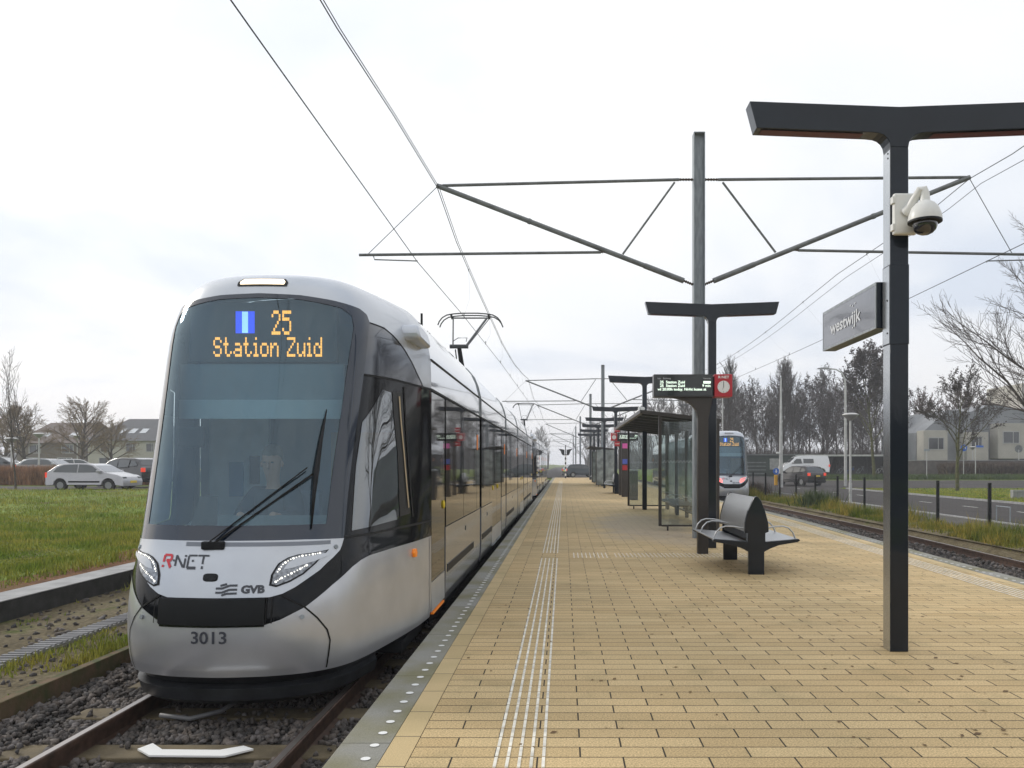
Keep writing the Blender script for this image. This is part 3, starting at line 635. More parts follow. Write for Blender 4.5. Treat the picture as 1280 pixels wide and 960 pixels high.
def dome_cam(loc,label,s=1,rz=0):
    t=thing('dome_camera',label,'security camera',loc,rz,'dome cameras on the platform lamps')
    MB().box(-.10*s,.10*s,-.03,.03,-.18,.17).build('junction_box',M_plas,t,rel=False,bevel=.018)
    for z in (-.12,.11):
        MB().box(-.115*s,-.098*s,-.035,.02,z-.03,z+.03).build('hinge',M_plas,t,rel=False,bevel=.004)
    MB().tube([(0,-.03,.0),(.02*s,-.07,.03),(.04*s,-.12,.10),(.065*s,-.15,.155),(.09*s,-.16,.155),(.10*s,-.16,.12),(.10*s,-.16,.02)],[.05,.042,.033,.031,.033,.036,.045],14).build('bracket',M_plas,t,rel=False,smooth='auto')
    MB().lathe([(.0,.10),(.045,.098),(.075,.08),(.105,.045),(.125,-.005),(.132,-.04),(.132,-.062)],(.10*s,-.16,-.045),'z',28).build('housing',M_plas,t,rel=False,smooth='auto')
    MB().lathe([(.134,-.062),(.134,-.078),(.10,-.088)],(.10*s,-.16,-.045),'z',28).build('ring',M_mblack,t,rel=False,smooth='auto')
    MB().lathe([(.098,-.088),(.096,-.115),(.085,-.14),(.06,-.165),(.03,-.178),(.004,-.182)],(.10*s,-.16,-.045),'z',24).build('dome',M_dome,t,rel=False,smooth='auto')
    return t
dome_cam((2.89,6.78,3.72),'white dome camera on a bracket near the top of the nearest lamp post')
dome_cam((2.72,27.93,3.42),'small distant white dome camera above the near shelter roof',-1,0)
# station name sign, parallel to the track
s=thing('station_sign','long grey station name sign sticking out behind the nearest lamp post','sign',(2.79,7.0,0))
MB().box(2.735,2.865,6.985,8.42,2.785,3.19).build('case',M_navy,s,bevel=.006)
fr=MB(); fr.box(2.727,2.734,6.99,8.42,3.165,3.19).box(2.727,2.734,6.99,8.42,2.785,2.805).box(2.727,2.734,8.40,8.42,2.806,3.164).box(2.727,2.734,6.99,7.005,2.806,3.164)
fr.build('frame',M_galv,s)
MB().box(2.7285,2.7342,7.006,8.399,2.806,3.164).build('face',M_signg,s)
vs,fs=text2d('westwijk',.17,.003,sx=1.35); q=MB().add([(2.724,7.76-x,2.975+z) for x,z in vs],fs); q.build('lettering',M_lettr,s,recalc=False)
dd=MB()
for a,h in [(-.22,.105),(-.16,.12),(-.28,.12),(.3,-.075),(-.22,-.10)]: dd.box(2.7238,2.7245,7.76+a-.012,7.76+a+.012,2.985+h-.006,2.985+h+.006)
dd.build('lettering_dots',M_lettr,s)
# departure display on an inverted-L post, with clock
def display(x,y,mir,label,label2):
    k=-1 if mir else 1
    t=thing('departure_display',label,'display',(x,y,0),0,'departure displays on the platform')
    P=[(-.09,0),(.095,0),(.095,2.4),(.17,2.78),(.17,2.92),(-.78,2.92),(-.78,2.80),(-.5,2.775),(-.32,2.73),(-.2,2.66),(-.12,2.56),(-.09,2.42)]
    P=[(k*a,b) for a,b in P]
    MB().prism(P,'y',-.075,.075).build('post',M_brownst,t,rel=False,bevel=.006)
    MB().box(k*-.88,k*.165,-.13,.13,2.79,3.19).build('housing',mat('display_case',(.035,.036,.037),.4),t,rel=False,bevel=.006)
    x0,x1=sorted((k*-.86,k*.145))
    MB().box(x0,x1,-.134,-.1301,2.81,3.17).build('screen',mat('display_screen',(.008,.012,.011),.12,coat=.5),t,rel=False)
    def tx(body,size,cx,cz,m,al,sx=1,bold=.0):
        vs,fs=text2d(body,size,bold,al,sx); MB().add([(cx+a,-.1365,cz+c) for a,c in vs],fs).build('lettering',m,t,rel=False,recalc=False)
    L=x0
    tx('25  Station Zuid',.068,L+.085,3.048,M_ledw,'LEFT',1.0,.0014); tx('25  Station Zuid',.068,L+.085,2.985,M_ledw,'LEFT',1,.0014)
    tx('9 min',.066,x1-.02,2.985,M_ledw,'RIGHT',1,.0014); tx('vd 20:00h today. Night buses st',.066,L+.045,2.922,M_ledw,'LEFT',1.02,.0014)
    tx('Lijn   Richting',.035,L+.045,3.115,M_lettr,'LEFT',1.2); tx('Vertrek',.035,x1-.02,3.115,M_lettr,'RIGHT',1.2)
    tb=MB().box(x1-.15,x1-.02,-.1362,-.1342,3.025,3.068); tb.build('tram_symbol',M_ledw,t,rel=False)
    # clock
    c=thing('platform_clock',label2,'clock',(x,y,0),0,'red platform clocks'); cx=k*.35
    MB().box(cx-.157,cx+.157,-.15,.15,2.79,3.19).build('case',M_red,c,rel=False,bevel=.012)
    MB().box(k*.175,k*.192,-.04,.04,2.82,3.15).build('bracket',M_mblack,c,rel=False)
    for sgn in (-1,1):
        f=MB().lathe([(.108,0),(.108,.004)],(cx,-.1545 if sgn<0 else .1505,2.965),'y',32).build('dial',M_wht,c,rel=False)
        tk=MB(); Y=-.1575 if sgn<0 else .1575
        for h in range(12):
            a=PI*h/6; p=Vector((math.sin(a),0,math.cos(a))); tk.bar(Vector((cx,Y,2.965))+p*.082,Vector((cx,Y,2.965))+p*.100,.008,.002)
        tk.build('ticks',M_blk,c,rel=False)
        hd=MB()
        for a,l,w in ((R(208)*-sgn,.055,.013),(R(0),.085,.009)):
            p=Vector((math.sin(a),0,math.cos(a))); hd.bar(Vector((cx,Y-.001*-sgn,2.965))-p*.012,Vector((cx,Y-.001*-sgn,2.965))+p*l,w,.002)
        hd.build('hands',M_blk,c,rel=False)
    vs,fs=text2d('R·NET',.062,.0018,sx=1.15); MB().add([(cx+a,-.1535,3.135+b_) for a,b_ in vs],fs).build('lettering',M_wht,c,rel=False,recalc=False)
    return t
display(2.48,14.3,False,'dark departure display on a brown inverted-L post beside the red clock','red cube clock lettered on top, nearest, at the end of the large departure display')
display(2.93,41.0,True,'distant departure display seen behind the near shelter','small distant red clock left of the farther display')
for z,rz,l in ((2.62,.3,'small red sign cube hanging under the distant clock'),(3.33,-.3,'small red sign cube above the distant clock')):
    t=thing('red_sign',l,'sign',(2.72,40.6,z),rz,'small red signs by the distant clock'); MB().box(-.13,.13,-.05,.05,-.12,.12).build('panel',M_red,t,rel=False,bevel=.02)
    vs,fs=text2d('R·NET',.08,.002); MB().add([(a,-.053,b_) for a,b_ in vs],fs).build('lettering',M_wht,t,rel=False,recalc=False)
# bench
def bench(x,y,label):
    t=thing('bench',label,'bench',(x,y,0),0,'double-sided platform benches')
    end=[(-.115,0),(.115,0),(.115,.33),(.20,.375),(.33,.425),(.60,.47),(.635,.495),(.615,.515),(.13,.475),(.13,.60),(.178,.62),(.172,.75),(.125,.92),(.07,1.06),(.025,1.125),(0,1.13),(-.03,1.12),(-.07,1.04),(-.125,.92),(-.165,.75),(-.172,.60),(-.13,.60),(-.13,.475),(-.61,.515),(-.635,.495),(-.60,.47),(-.33,.425),(-.20,.375),(-.115,.33)]
    for yy in (-.9,.9): MB().prism(end,'y',yy-.03,yy+.03).build('end_frame',M_navy,t,rel=False,bevel=.006)
    MB().box(-.10,.10,-.87,.87,.40,.455).build('beam',M_navy,t,rel=False)
    for s in (-1,1):
        MB().prism([(s*.135,.462),(s*.61,.50),(s*.61,.515),(s*.135,.477)],'y',-.868,.868).build('seat',M_steelp,t,rel=False)
        pr=[(.168,.62),(.164,.75),(.120,.91),(.066,1.05),(.012,1.115)]
        vs=[];
        for yy in (-.868,.868):
            for a,z in pr: vs.append((s*a,yy,z))
            for a,z in pr[::-1]: vs.append((s*(a-.012),yy,z))
        n_=len(pr)*2
        MB().add(vs,[(i,(i+1)%n_,(i+1)%n_+n_,i+n_) for i in range(n_)]+[tuple(range(n_))[::-1],tuple(range(n_,2*n_))]).build('backrest',M_steelp,t,rel=False,smooth='auto')
        for yy in (-.80,.30,.80):
            MB().tube([(s*.60,yy,.505),(s*.56,yy,.60),(s*.50,yy,.665),(s*.42,yy,.69),(s*.30,yy,.685),(s*.17,yy,.66)],.0115,8).build('armrest',M_tube,t,rel=False,smooth='auto')
        MB().tube([(s*.605,-.87,.505),(s*.605,.87,.505)],.013,8).build('front_tube',M_tube,t,rel=False,smooth='auto')
    MB().box(-.11,.11,-.865,.865,.50,.615).build('trough',M_mblack,t,rel=False)
    return t
bench(2.79,12.5,'nearest double-sided steel bench with pointed navy end frame and tube armrests')
bench(2.86,43.8,'distant double-sided bench seen end-on beside the brown column')
bench(2.95,68.5,'farthest double-sided bench beyond the frosted shelter')
# shelters
def shelter(y0,L,label,frost=False):
    t=thing('shelter',label,'shelter',(2.95,y0,0),0,'glass shelters on the platform')
    xl,xr=2.28,3.70; H0,H1=2.78,2.66
    gm=M_frost if frost else M_shglass
    MB().prism([(1.83,2.82),(3.78,2.60),(3.78,2.68),(1.83,2.90)],'y',y0-.05,y0+.02).build('roof_edge',M_brownst,t)
    MB().prism([(1.83,2.82),(3.78,2.60),(3.78,2.68),(1.83,2.90)],'y',y0+L-.02,y0+L+.05).build('roof_edge',M_brownst,t)
    MB().prism([(1.83,2.82),(1.90,2.81),(1.90,2.89),(1.83,2.90)],'y',y0+.022,y0+L-.022).build('gutter',M_brownst,t)
    MB().prism([(1.905,2.872),(3.78,2.660),(3.78,2.668),(1.905,2.88)],'y',y0+.022,y0+L-.022).build('roof_pane',glass('roof_glass',(.85,.92,.90),.03,.1,dirt=.35),t)
    for k in range(8):
        yy=y0+.5+k*(L-1)/7
        MB().prism([(1.91,2.79),(3.76,2.585),(3.76,2.655),(1.91,2.865)],'y',yy-.03,yy+.03).build('rafter',M_brownst,t)
    for yy in ([y0,y0+L]):
        pn=MB().box(xl+.05,xr-.05,yy+.02,yy+.03,.14,2.62).build('end_pane',gm,t)
        MB().box(xl,xl+.07,yy-.02,yy+.06,.11,2.83).build('frame_post',M_brownst,t,bevel=.004)
        MB().box(xr-.07,xr+.04,yy-.02,yy+.06,0,2.66).build('frame_post',M_brownst,t,bevel=.004)
        MB().box(xl+.072,xr-.072,yy,yy+.05,.10,.14).build('bottom_rail',M_brownst,t)
        MB().box(xl+.20,xl+.24,yy,yy+.05,0,.099).build('foot',M_brownst,t)
        if not frost:
            w=MB()
            for k in range(16):
                xx=xl+.10+k*.078; w.bar((xx,yy+.017,1.62),(xx+.04,yy+.017,1.69),.009,.003); w.bar((xx+.04,yy+.017,1.69),(xx+.078,yy+.017,1.62),.009,.003)
            w.build('warning_pattern',M_lettr,t)
    nb=4
    for k in range(nb+1):
        yy=y0+.3+(L-.6)*k/nb
        MB().box(3.62,3.72,yy-.05,yy+.05,0,2.6).build('column',M_brownst,t,bevel=.004)
        if k<nb:
            y2=yy+(L-.6)/nb
            MB().box(3.665,3.675,yy+.06,y2-.06,.22,2.35).build('back_pane',M_teal if k in(1,3) else gm,t)
            MB().box(3.65,3.69,yy+.052,y2-.052,.17,.21).build('bottom_rail',M_brownst,t)
    MB().box(3.0,3.62,y0+2.0,y0+6.2,.47,.50).build('seat',M_brownst,t,bevel=.004)
    for yy in (y0+2.2,y0+4,y0+6): MB().tube([(3.05,yy,.50),(2.98,yy,.66),(3.12,yy,.72),(3.4,yy,.70),(3.5,yy,.50)],.012,6).build('armrest',M_tube,t,smooth='auto')
    for yy in (y0+2.4,y0+5.8): MB().box(3.5,3.6,yy-.04,yy+.04,.0,.468).build('bracket',M_brownst,t)
    return t
shelter(19.2,9.3,'near glass shelter with sloping ribbed roof, behind the departure display')
shelter(57.0,8.0,'farther shelter with frosted end pane, beyond the distant bench',True)
# service column and bin
t=thing('info_column','brown service column with pink and blue signs, left of the tall bin','column',(2.97,39,0))
MB().box(2.83,3.12,38.9,39.1,0,2.72).build('body',M_brownst,t,bevel=.01)
for z,c,nm in ((2.48,(.75,.12,.45),'pink_sign'),(1.42,(.7,.06,.12),'red_sign'),(1.72,(.08,.12,.5),'blue_sign')):
    MB().box(2.86,3.10,38.885,38.898,z-.12,z+.12).build(nm,mat(nm,c,.4),t)
t=thing('litter_bin','tall dark cabinet bin with domed lid beside the brown column','bin',(3.13,35.5,0))
MB().box(2.94,3.29,35.35,35.65,0,1.28).build('body',mat('bin_body',(.05,.052,.055),.5,var=.2),t,bevel=.03)
MB().prism([(2.92,1.285),(3.31,1.285),(3.31,1.32),(3.2,1.37),(3.03,1.37),(2.92,1.32)],'y',35.33,35.67).build('lid',M_galv,t,bevel=.01)

# ------------------------------------------------------------------ catenary
def insul(b,p,q,n=5,r=.035):
    p=Vector(p);q=Vector(q); pts=[];rs=[]
    m=n*2
    for i in range(m+1): pts.append(p+(q-p)*i/m); rs.append(r if i%2 else r*.5)
    b.tube(pts,rs,8)
def mast(x,y,label,arms=True,h=8.72,xr=None):
    t=thing('catenary_mast',label,'mast',(x,y,0),0,'overhead line masts'); x0,y0=x,y
    b=MB(); b.box(-.12,-.104,-.12,.12,-.3,h).box(.104,.12,-.12,.12,-.3,h).box(-.1035,.1035,-.006,.006,-.3,h).box(-.12,.12,-.12,.12,h+.001,h+.02)
    b.box(-.1035,.1035,.035,.045,-.3,h)
    b.build('pole',M_galv,t,rel=False)
    if not arms: return t
    for s in (-1,1):
        ex=(-2.74-x0) if s<0 else (8.78-x0); zt=7.75; ze=7.62 if s<0 else 7.80; rx=(-4.42-x0) if s<0 else (10.6-x0); zr=6.12
        kx=.92-x0 if s<0 else 4.95-x0
        # diagonal main tube
        d0=Vector((s*.32,0,5.56)); d1=Vector((ex,0,ze)); 
        MB().tube([d0,d0+(d1-d0)*.16],.06,10).tube([d0+(d1-d0)*.15,d1],.052,10).tube([d0+(d1-d0)*.62,d0+(d1-d0)*.63],.062,10).build('diagonal_tube',M_galvd,t,rel=False,smooth='auto')
        MB().tube([(s*.42,0,zt),(ex-s*.10 if s>0 else ex+.12,0,ze)],.034,8).build('top_tube',M_galvd,t,rel=False,smooth='auto')
        f=abs(kx-d0.x)/abs(d1.x-d0.x); kz=d0.z+(d1.z-d0.z)*f
        MB().tube([(kx+s*.12,0,kz-.03),(rx,0,zr)],.031,8).build('registration_tube',M_galvd,t,rel=False,smooth='auto')
        MB().tube([(kx*.82,0,d0.z+(d1.z-d0.z)*f*.86+.02),(s*.52,0,zt-.06)],.024,6).build('strut',M_galvd,t,rel=False,smooth='auto')
        wx=(-3.16-x0) if s<0 else (9.15-x0)
        MB().tube([(wx-.95 if s<0 else wx+1.2,0,zr-.02),(wx-.93 if s<0 else wx+1.18,0,zr-.10),(wx,0,zr-.13),(wx,0,zr-.16)],.014,6).build('steady_arm',M_galvd,t,rel=False,smooth='auto')
        MB().tube([(ex,0,ze-.03),(rx-(-.2 if s<0 else .9),0,zr+.03)],.008,5).build('stay_wire',M_wire,t,rel=False)
        q=MB(); insul(q,(s*.12,0,5.48),(s*.34,0,5.57)); insul(q,(s*.12,0,zt),(s*.42,0,zt)); insul(q,(kx+s*.02,0,kz-.02),(kx+s*.14,0,kz-.03),3,.03); insul(q,(ex-s*.25,0,ze),(ex-s*.05,0,ze),3,.035)
        q.build('insulator',M_ins,t,rel=False,smooth='auto')
    return t
mast(2.92,17.3,'nearest tall grey overhead line mast, behind the departure display')
mast(2.83,57.7,'second grey overhead line mast, by the frosted shelter')
mast(2.74,81.6,'slim grey overhead line mast near the far platform end')
mast(2.5,120,'distant overhead line mast beyond the level crossing')
mast(2.4,158,'very distant overhead line mast, second beyond the crossing',h=9)
mast(2.4,200,'faintest overhead line mast at the vanishing point',h=9)
MAST_Y=[-23,17.3,57.7,81.6,120,158,200]
def wire(name,fn,r,label,cat='overhead wire'):
    b=MB(); b.tube([fn(y) for y in WY],r,5); return tag(b.build(name,M_wire,smooth=True),label,cat,'overhead wires')
WY=[-4,-1,2,5,8,10.5,12,13.5,15.5,17.3,18.6,20,21.6,]+[23.8,26.6]+[26.6+i*1.95 for i in range(1,16)]+[57.7]+[59,61,64,68,72,77,81.6,86,92,100,110,120,130,140,150,158,170,185,200]
def zz(y,a,b):
    w=math.cos(PI*(y-17.3)/40.4); return (a+b)/2+(a-b)/2*w
CT=[(-4,-3.0,5.9),(7,-3.12,5.95),(17.3,-3.16,5.97),(21.6,-2.75,5.66),(32.7,-2.51,5.65),(50,-2.35,5.72),(57.7,-2.45,5.95),(81.6,-2.7,5.95),(200,-2.4,5.95)]
MT=[(-4,-2.9,6.6),(5,-3.0,7.0),(10.5,-2.98,7.33),(13.5,-2.88,7.5),(17.3,-2.74,7.6),(20,-2.68,7.15),(23.8,-2.55,6.74),(26.6,-2.5,6.58),(32.5,-2.5,6.47),(40,-2.5,6.62),(50,-2.55,7.2),(57.7,-2.57,7.75),(69,-2.6,7.2),(81.6,-2.6,7.7),(100,-2.5,7.0),(120,-2.4,7.7),(139,-2.4,6.9),(158,-2.4,7.7),(179,-2.4,6.9),(200,-2.4,7.7)]
def tab(T): return lambda y:(float(np.interp(y,[t[0] for t in T],[t[1] for t in T])),y,float(np.interp(y,[t[0] for t in T],[t[2] for t in T])))
cl=tab(CT); ml_=tab(MT)
crr=lambda y:(9.12 if y<25 else 9.12-.75*ss((y-25)/32),y,5.97)
def sag(y,top,low):
    i=max(k for k in range(len(MAST_Y)) if MAST_Y[k]<=y+1e-6); i=min(i,len(MAST_Y)-2); u=(y-MAST_Y[i])/(MAST_Y[i+1]-MAST_Y[i]); L=(MAST_Y[i+1]-MAST_Y[i])/40
    return top-(top-low)*4*u*(1-u)*min(1,L*L)
mr2=lambda y:(8.78-.7*ss(abs(y-17.3)/8),y,sag(y,7.77,6.8))
wire('contact_wire',cl,.0085,'contact wire above the near tram, the lower left of the pair')
w1=wire('messenger_wire',ml_,.009,'upper carrying wire above the near tram')
w1b=wire('messenger_wire',lambda y:(ml_(y)[0]+.05,y,ml_(y)[2]-.02),.007,'second carrying wire close beside the upper one above the near tram')
wire('contact_wire',crr,.0085,'contact wire above the far track')
w2=wire('messenger_wire',mr2,.009,'upper carrying wire above the far track')
w2b=wire('messenger_wire',lambda y:(mr2(y)[0]+.25,y,mr2(y)[2]-.10),.007,'second carrying wire close beside the upper one above the far track')
for w_,m_,c_ in ((w1,ml_,cl),(w2,mr2,crr)):
    for y in (22,27,32,37,42,47,52,62,68,74,88,96,104):
        p=Vector(m_(y)); q=Vector(c_(y)); mid=(p+q)/2+Vector((.08,.15,-.1))
        MB().tube([p,p*.6+mid*.4,mid,q],.0016,4).tube([q-Vector((0,.0,.02)),q+Vector((0,0,.09))],.012,5).tube([p-Vector((0,0,.03)),p+Vector((0,0,.03))],.014,5).build('dropper',M_wire,w_,rel=False)
# ------------------------------------------------------------------ tram nose surface (u across, v up)
OFF=[0,.13,.37,.6,.76,.86,.93,1.0,1.08,1.14,1.17]; DYT=[0,.008,.045,.14,.28,.45,.68,1.03,1.5,1.95,2.36]
def crm(pts,n):
    P=np.array(pts,float);P=np.vstack([2*P[0]-P[1],P,2*P[-1]-P[-2]]);o=[]
    for i in range(1,len(P)-2):
        t=np.linspace(0,1,n,endpoint=False)[:,None]
        o.append(.5*((2*P[i])+(-P[i-1]+P[i+1])*t+(2*P[i-1]-5*P[i]+4*P[i+1]-P[i+2])*t*t+(-P[i-1]+3*P[i]-3*P[i+1]+P[i+2])*t**3))
    o.append(P[-2:-1]);return np.vstack(o)
PC=crm([(-OFF[1],DYT[1])]+list(zip(OFF,DYT)),40)[40:]
SC=np.concatenate([[0],np.cumsum(np.hypot(*np.diff(PC,axis=0).T))]);SC/=SC[-1]
ROWS=[(.05,5.80,1.15,1),(.15,5.765,1.165,1),(.35,5.74,1.17,1),(.6,5.77,1.17,1),(.85,5.85,1.17,.99),(1.03,5.92,1.17,.97),(1.5,6.07,1.17,.955),(2.0,6.24,1.17,.95),(2.6,6.44,1.165,.95),(2.85,6.53,1.12,.95),(3.0,6.6,1.06,.95),(3.12,6.68,.96,.95),(3.2,6.8,.82,.95),(3.25,7.03,.6,.95),(3.27,7.5,.3,.95),(3.28,8.09,0.02,1)]
RR=crm(ROWS,20);VV=np.linspace(0,len(ROWS)-1,len(RR))
def S3(u,v,off=0.0):
    def f(u,v):
        z,y0,w,k=[float(np.interp(v,VV,RR[:,i])) for i in range(4)]
        a=abs(u);o=float(np.interp(a,SC,PC[:,0]));d=float(np.interp(a,SC,PC[:,1])); kk=k+(1-k)*min(a,1)**5
        return Vector((TX+math.copysign(1,u)*o/1.17*w*kk, y0+d/2.36*(8.1-y0), z))
    p=f(u,v)
    e=.012; du=f(min(u+e,1),v)-f(max(u-e,-1),v); dv=f(u,min(v+.15,15))-f(u,max(v-.15,0)); n=du.cross(dv)
    if n.length<1e-9: n=Vector((0,0,1))
    n=n.normalized()
    return p+n*off,n
def clip_cell(poly,x0,x1,y0,y1):
    for ax,val,sg in ((0,x0,1),(0,x1,-1),(1,y0,1),(1,y1,-1)):
        o=[];m=len(poly)
        for i in range(m):
            a=poly[i];b=poly[(i+1)%m]; da=(a[ax]-val)*sg; db=(b[ax]-val)*sg
            if da>=0:o.append(a)
            if (da>0 and db<0) or (da<0 and db>0):
                t=da/(da-db); o.append((a[0]+(b[0]-a[0])*t,a[1]+(b[1]-a[1])*t))
        poly=o
        if len(poly)<3:return []
    return poly
def sview(polys,name,m,parent,off=0.0,du=.02,dv=.25,uv=True):
    """polygons in (u,v) laid on the tram nose"""
    vid={};vs=[];ns=[];fs=[]
    for poly in polys:
        if sum(poly[i][0]*poly[(i+1)%len(poly)][1]-poly[(i+1)%len(poly)][0]*poly[i][1] for i in range(len(poly)))<0: poly=poly[::-1]
        us=[p[0] for p in poly];vv=[p[1] for p in poly]
        i0,i1=math.floor(min(us)/du-1e-6),math.ceil(max(us)/du+1e-6);j0,j1=math.floor(min(vv)/dv-1e-6),math.ceil(max(vv)/dv+1e-6)
        for i in range(i0,i1):
            for j in range(j0,j1):
                c=clip_cell(poly,i*du,(i+1)*du,j*dv,(j+1)*dv)
                if not c: continue
                ids=[]
                for p in c:
                    k=(round(p[0],5),round(p[1],4))
                    if k not in vid:
                        P,n=S3(max(-1,min(1,p[0])),max(0,min(15,p[1])),off); vid[k]=len(vs);vs.append(P);ns.append(n)
                    if not ids or ids[-1]!=vid[k]: ids.append(vid[k])
                if len(ids)>1 and ids[0]==ids[-1]: ids.pop()
                if len(set(ids))==len(ids) and len(ids)>=3: fs.append(ids)
                elif len(set(ids))>=3:
                    seen=[];[seen.append(q) for q in ids if q not in seen]; fs.append(seen)
    o_=parent.location
    me=bpy.data.meshes.new(name); me.from_pydata([tuple(p-o_) for p in vs],[],fs); me.shade_smooth(); me.update()
    me.normals_split_custom_set_from_vertices([tuple(n) for n in ns])
    me.materials.append(m); o=bpy.data.objects.new(name,me); COL.objects.link(o); o.parent=parent; return o
def slocal(u0,v0):
    p,_=S3(u0,v0); a=(S3(u0+.01,v0)[0]-p).length/.01; b=(S3(u0,v0+.1)[0]-p).length/.1; return a,b
def stext(vs,fs,u0,v0,name,m,parent,off=.004,slant=0):
    a,b=slocal(u0,v0); q=MB().add([S3(u0+x/a,v0+z/b,off)[0] for x,z in vs],fs); return q.build(name,m,parent,recalc=False)
def sribbon(strokes,w,u0,v0,name,m,parent,off=.004):
    vs=[];fs=[]
    for (x0,z0),(x1,z1) in strokes:
        d=Vector((x1-x0,z1-z0)); d.normalize() if d.length else None; n=Vector((-d.y,d.x))*w/2; o=len(vs)
        vs+=[(x0-n.x,z0-n.y),(x1-n.x,z1-n.y),(x1+n.x,z1+n.y),(x0+n.x,z0+n.y)]; fs.append((o,o+1,o+2,o+3))
    return stext(vs,fs,u0,v0,name,m,parent,off)
def sline(pts,w,name,m,parent,off=.003):
    b=MB(); P=[]
    for (u0,v0),(u1,v1) in zip(pts[:-1],pts[1:]):
        n=max(1,int(max(abs(u1-u0)/.02,abs(v1-v0)/.25)))
        for k in range(n): P.append((u0+(u1-u0)*k/n,v0+(v1-v0)*k/n))
    P.append(pts[-1]); Q=[S3(u,v,off) for u,v in P]; vs=[]
    for i,(p,n) in enumerate(Q):
        t=(Q[min(i+1,len(Q)-1)][0]-Q[max(i-1,0)][0]).normalized(); s_=n.cross(t)*w/2; vs+=[p-s_,p+s_]
    b.add(vs,[(2*i,2*i+1,2*i+3,2*i+2) for i in range(len(Q)-1)]); return b.build(name,m,parent,recalc=False)
mir=lambda L:[(-a,b) for a,b in L[::-1]]
def tram(label):
    T=thing('tram',label,'tram',(TX,5.74,-.22),0,'low-floor trams'); L=31.0
    UP=[(0,3.12),(.126,3.12),(.155,3.20),(.184,3.36),(.242,3.79),(.278,4.19),(.30,4.55),(.314,4.97)]
    UPS=[(.444,4.94),(.673,4.96),(1,4.96)]
    LO=[(0,2.34),(.119,2.36),(.153,2.48),(.21,2.78),(.281,3.33),(.35,3.77),(.39,3.93),(.441,4.03),(.623,4.09),(1,4.13)]
    WS=[(.314,4.97),(.322,5.7),(.337,6.67),(.36,7.54),(.378,8.3),(.398,8.85),(.385,9.2),(.345,9.46),(.232,9.76),(.129,9.98),(0,10.06)]
    TRI=[(.398,8.85),(.52,8.82),(.60,8.58),(.659,8.33),(.74,8.03),(.818,7.78),(.86,7.66),(.9,7.55)]
    LOf=mir(LO[1:])+LO; UPf=mir(UP[1:])+UP
    nose=[]
    nose.append(sview([[(-1,0)]+[(1,0)]+LOf[::-1]],'bumper',M_silver,T))
    nose.append(sview([LOf+ (UP[::-1][:0]) +UPS[::-1]+UP[::-1]+mir(UP[1:])[::-1]+mir(UPS)[::-1]],'black_band',M_black,T,-.004))
    wsb=[(-.314,4.97),(-.2,5.0),(0,5.0),(.2,5.0),(.314,4.97)]
    nose.append(sview([UPf[:-1]+wsb[::-1][0:]],'front_mask',M_white,T,.004))
    WSf=wsb[:-1]+WS+mir(WS[:-1])[:-1]
    CLR=[(-.255,5.28),(.255,5.28),(.268,6.4),(.284,7.51),(.305,8.5),(.30,9.0),(.26,9.32),(.129,9.68),(0,9.76),(-.129,9.68),(-.26,9.32),(-.30,9.0),(-.305,8.5),(-.284,7.51),(-.268,6.4)]
    ws=sview([WSf],'windscreen',M_ws,T,0.0); nose.append(ws)
    ring=[WSf[i] for i in range(len(WSf))]+[WSf[0]]+[CLR[0]]+CLR[::-1]
    RT=[(.314,4.97),(.322,5.7),(.337,6.67),(.36,7.54),(.378,8.3),(.398,8.85)]; CR_=[(.255,5.28),(.268,6.4),(.284,7.51),(.305,8.5),(.30,9.0)]
    TPo=[(.398,8.85),(.385,9.2),(.345,9.46),(.232,9.76),(.129,9.98),(0,10.06)]; TPi=[(.30,9.0),(.26,9.32),(.129,9.68),(0,9.76)]
    rg=[wsb+[(.255,5.28),(-.255,5.28)]]
    for f_ in ((lambda q:q),mir): rg+=[f_(RT+CR_[::-1]),f_(TPo+TPi[::-1])]
    fr=sview(rg,'windscreen_border',mat('frit',(.012,.022,.042),.10,spec=.5,coat=.5),T,.004); nose.append(fr)
    nose.append(sview([[(-.10,5.28),(-.025,5.28),(-.035,5.72),(-.085,5.72)]],'sensor_cover',M_black,T,-.007))
    for s in (1,-1):
        m_=(lambda q:q) if s>0 else mir
        A=m_([(.314,4.97)]+UPS+[(1,7.55),(.58,7.56),(.36,7.54),(.337,6.67),(.322,5.7)])
        HW=[(.345,5.12),(.655,5.2),(.665,5.3),(.64,6.4),(.575,7.38),(.50,7.40),(.37,6.9),(.352,6.2)]; A0=[(.314,4.97)]+UPS+[(1,7.55),(.58,7.56),(.36,7.54),(.337,6.67),(.322,5.7)]
        nose.append(sview([m_([(.314,4.97)]+UPS+[(1,5.3),(.665,5.3),(.655,5.2),(.345,5.12)]),m_([(.665,5.3),(1,5.3),(1,7.55),(.58,7.56),(.575,7.38),(.64,6.4)]),m_([(.314,4.97),(.345,5.12),(.352,6.2),(.37,6.9),(.50,7.40),(.575,7.38),(.58,7.56),(.36,7.54),(.337,6.67),(.322,5.7)])],'cab_side_panel',M_black,T))
        nose.append(sview([m_(TRI+[(.58,7.56),(.36,7.54),(.378,8.3)])],'upper_corner_panel',mat('dark_corner',(.035,.042,.058),.10,.1,coat=.8),T))
        nose.append(sview([m_([(.345,5.12),(.655,5.2),(.665,5.3),(.64,6.4),(.575,7.38),(.50,7.40),(.37,6.9),(.352,6.2)])],'cab_side_window',M_cabglass,T,.004))
        nose.append(sview([m_([(.672,5.25),(.765,5.28),(.672,7.42),(.585,7.40),(.65,6.4)])],'sliding_window',mat('window_gap',(.01,.01,.01),.5),T,.004))
        nose.append(sline(m_([(.745,5.4),(.70,6.4),(.642,7.35)]),.028,'window_rail',mat('beige_rail',(.42,.33,.2),.4),T,.012))
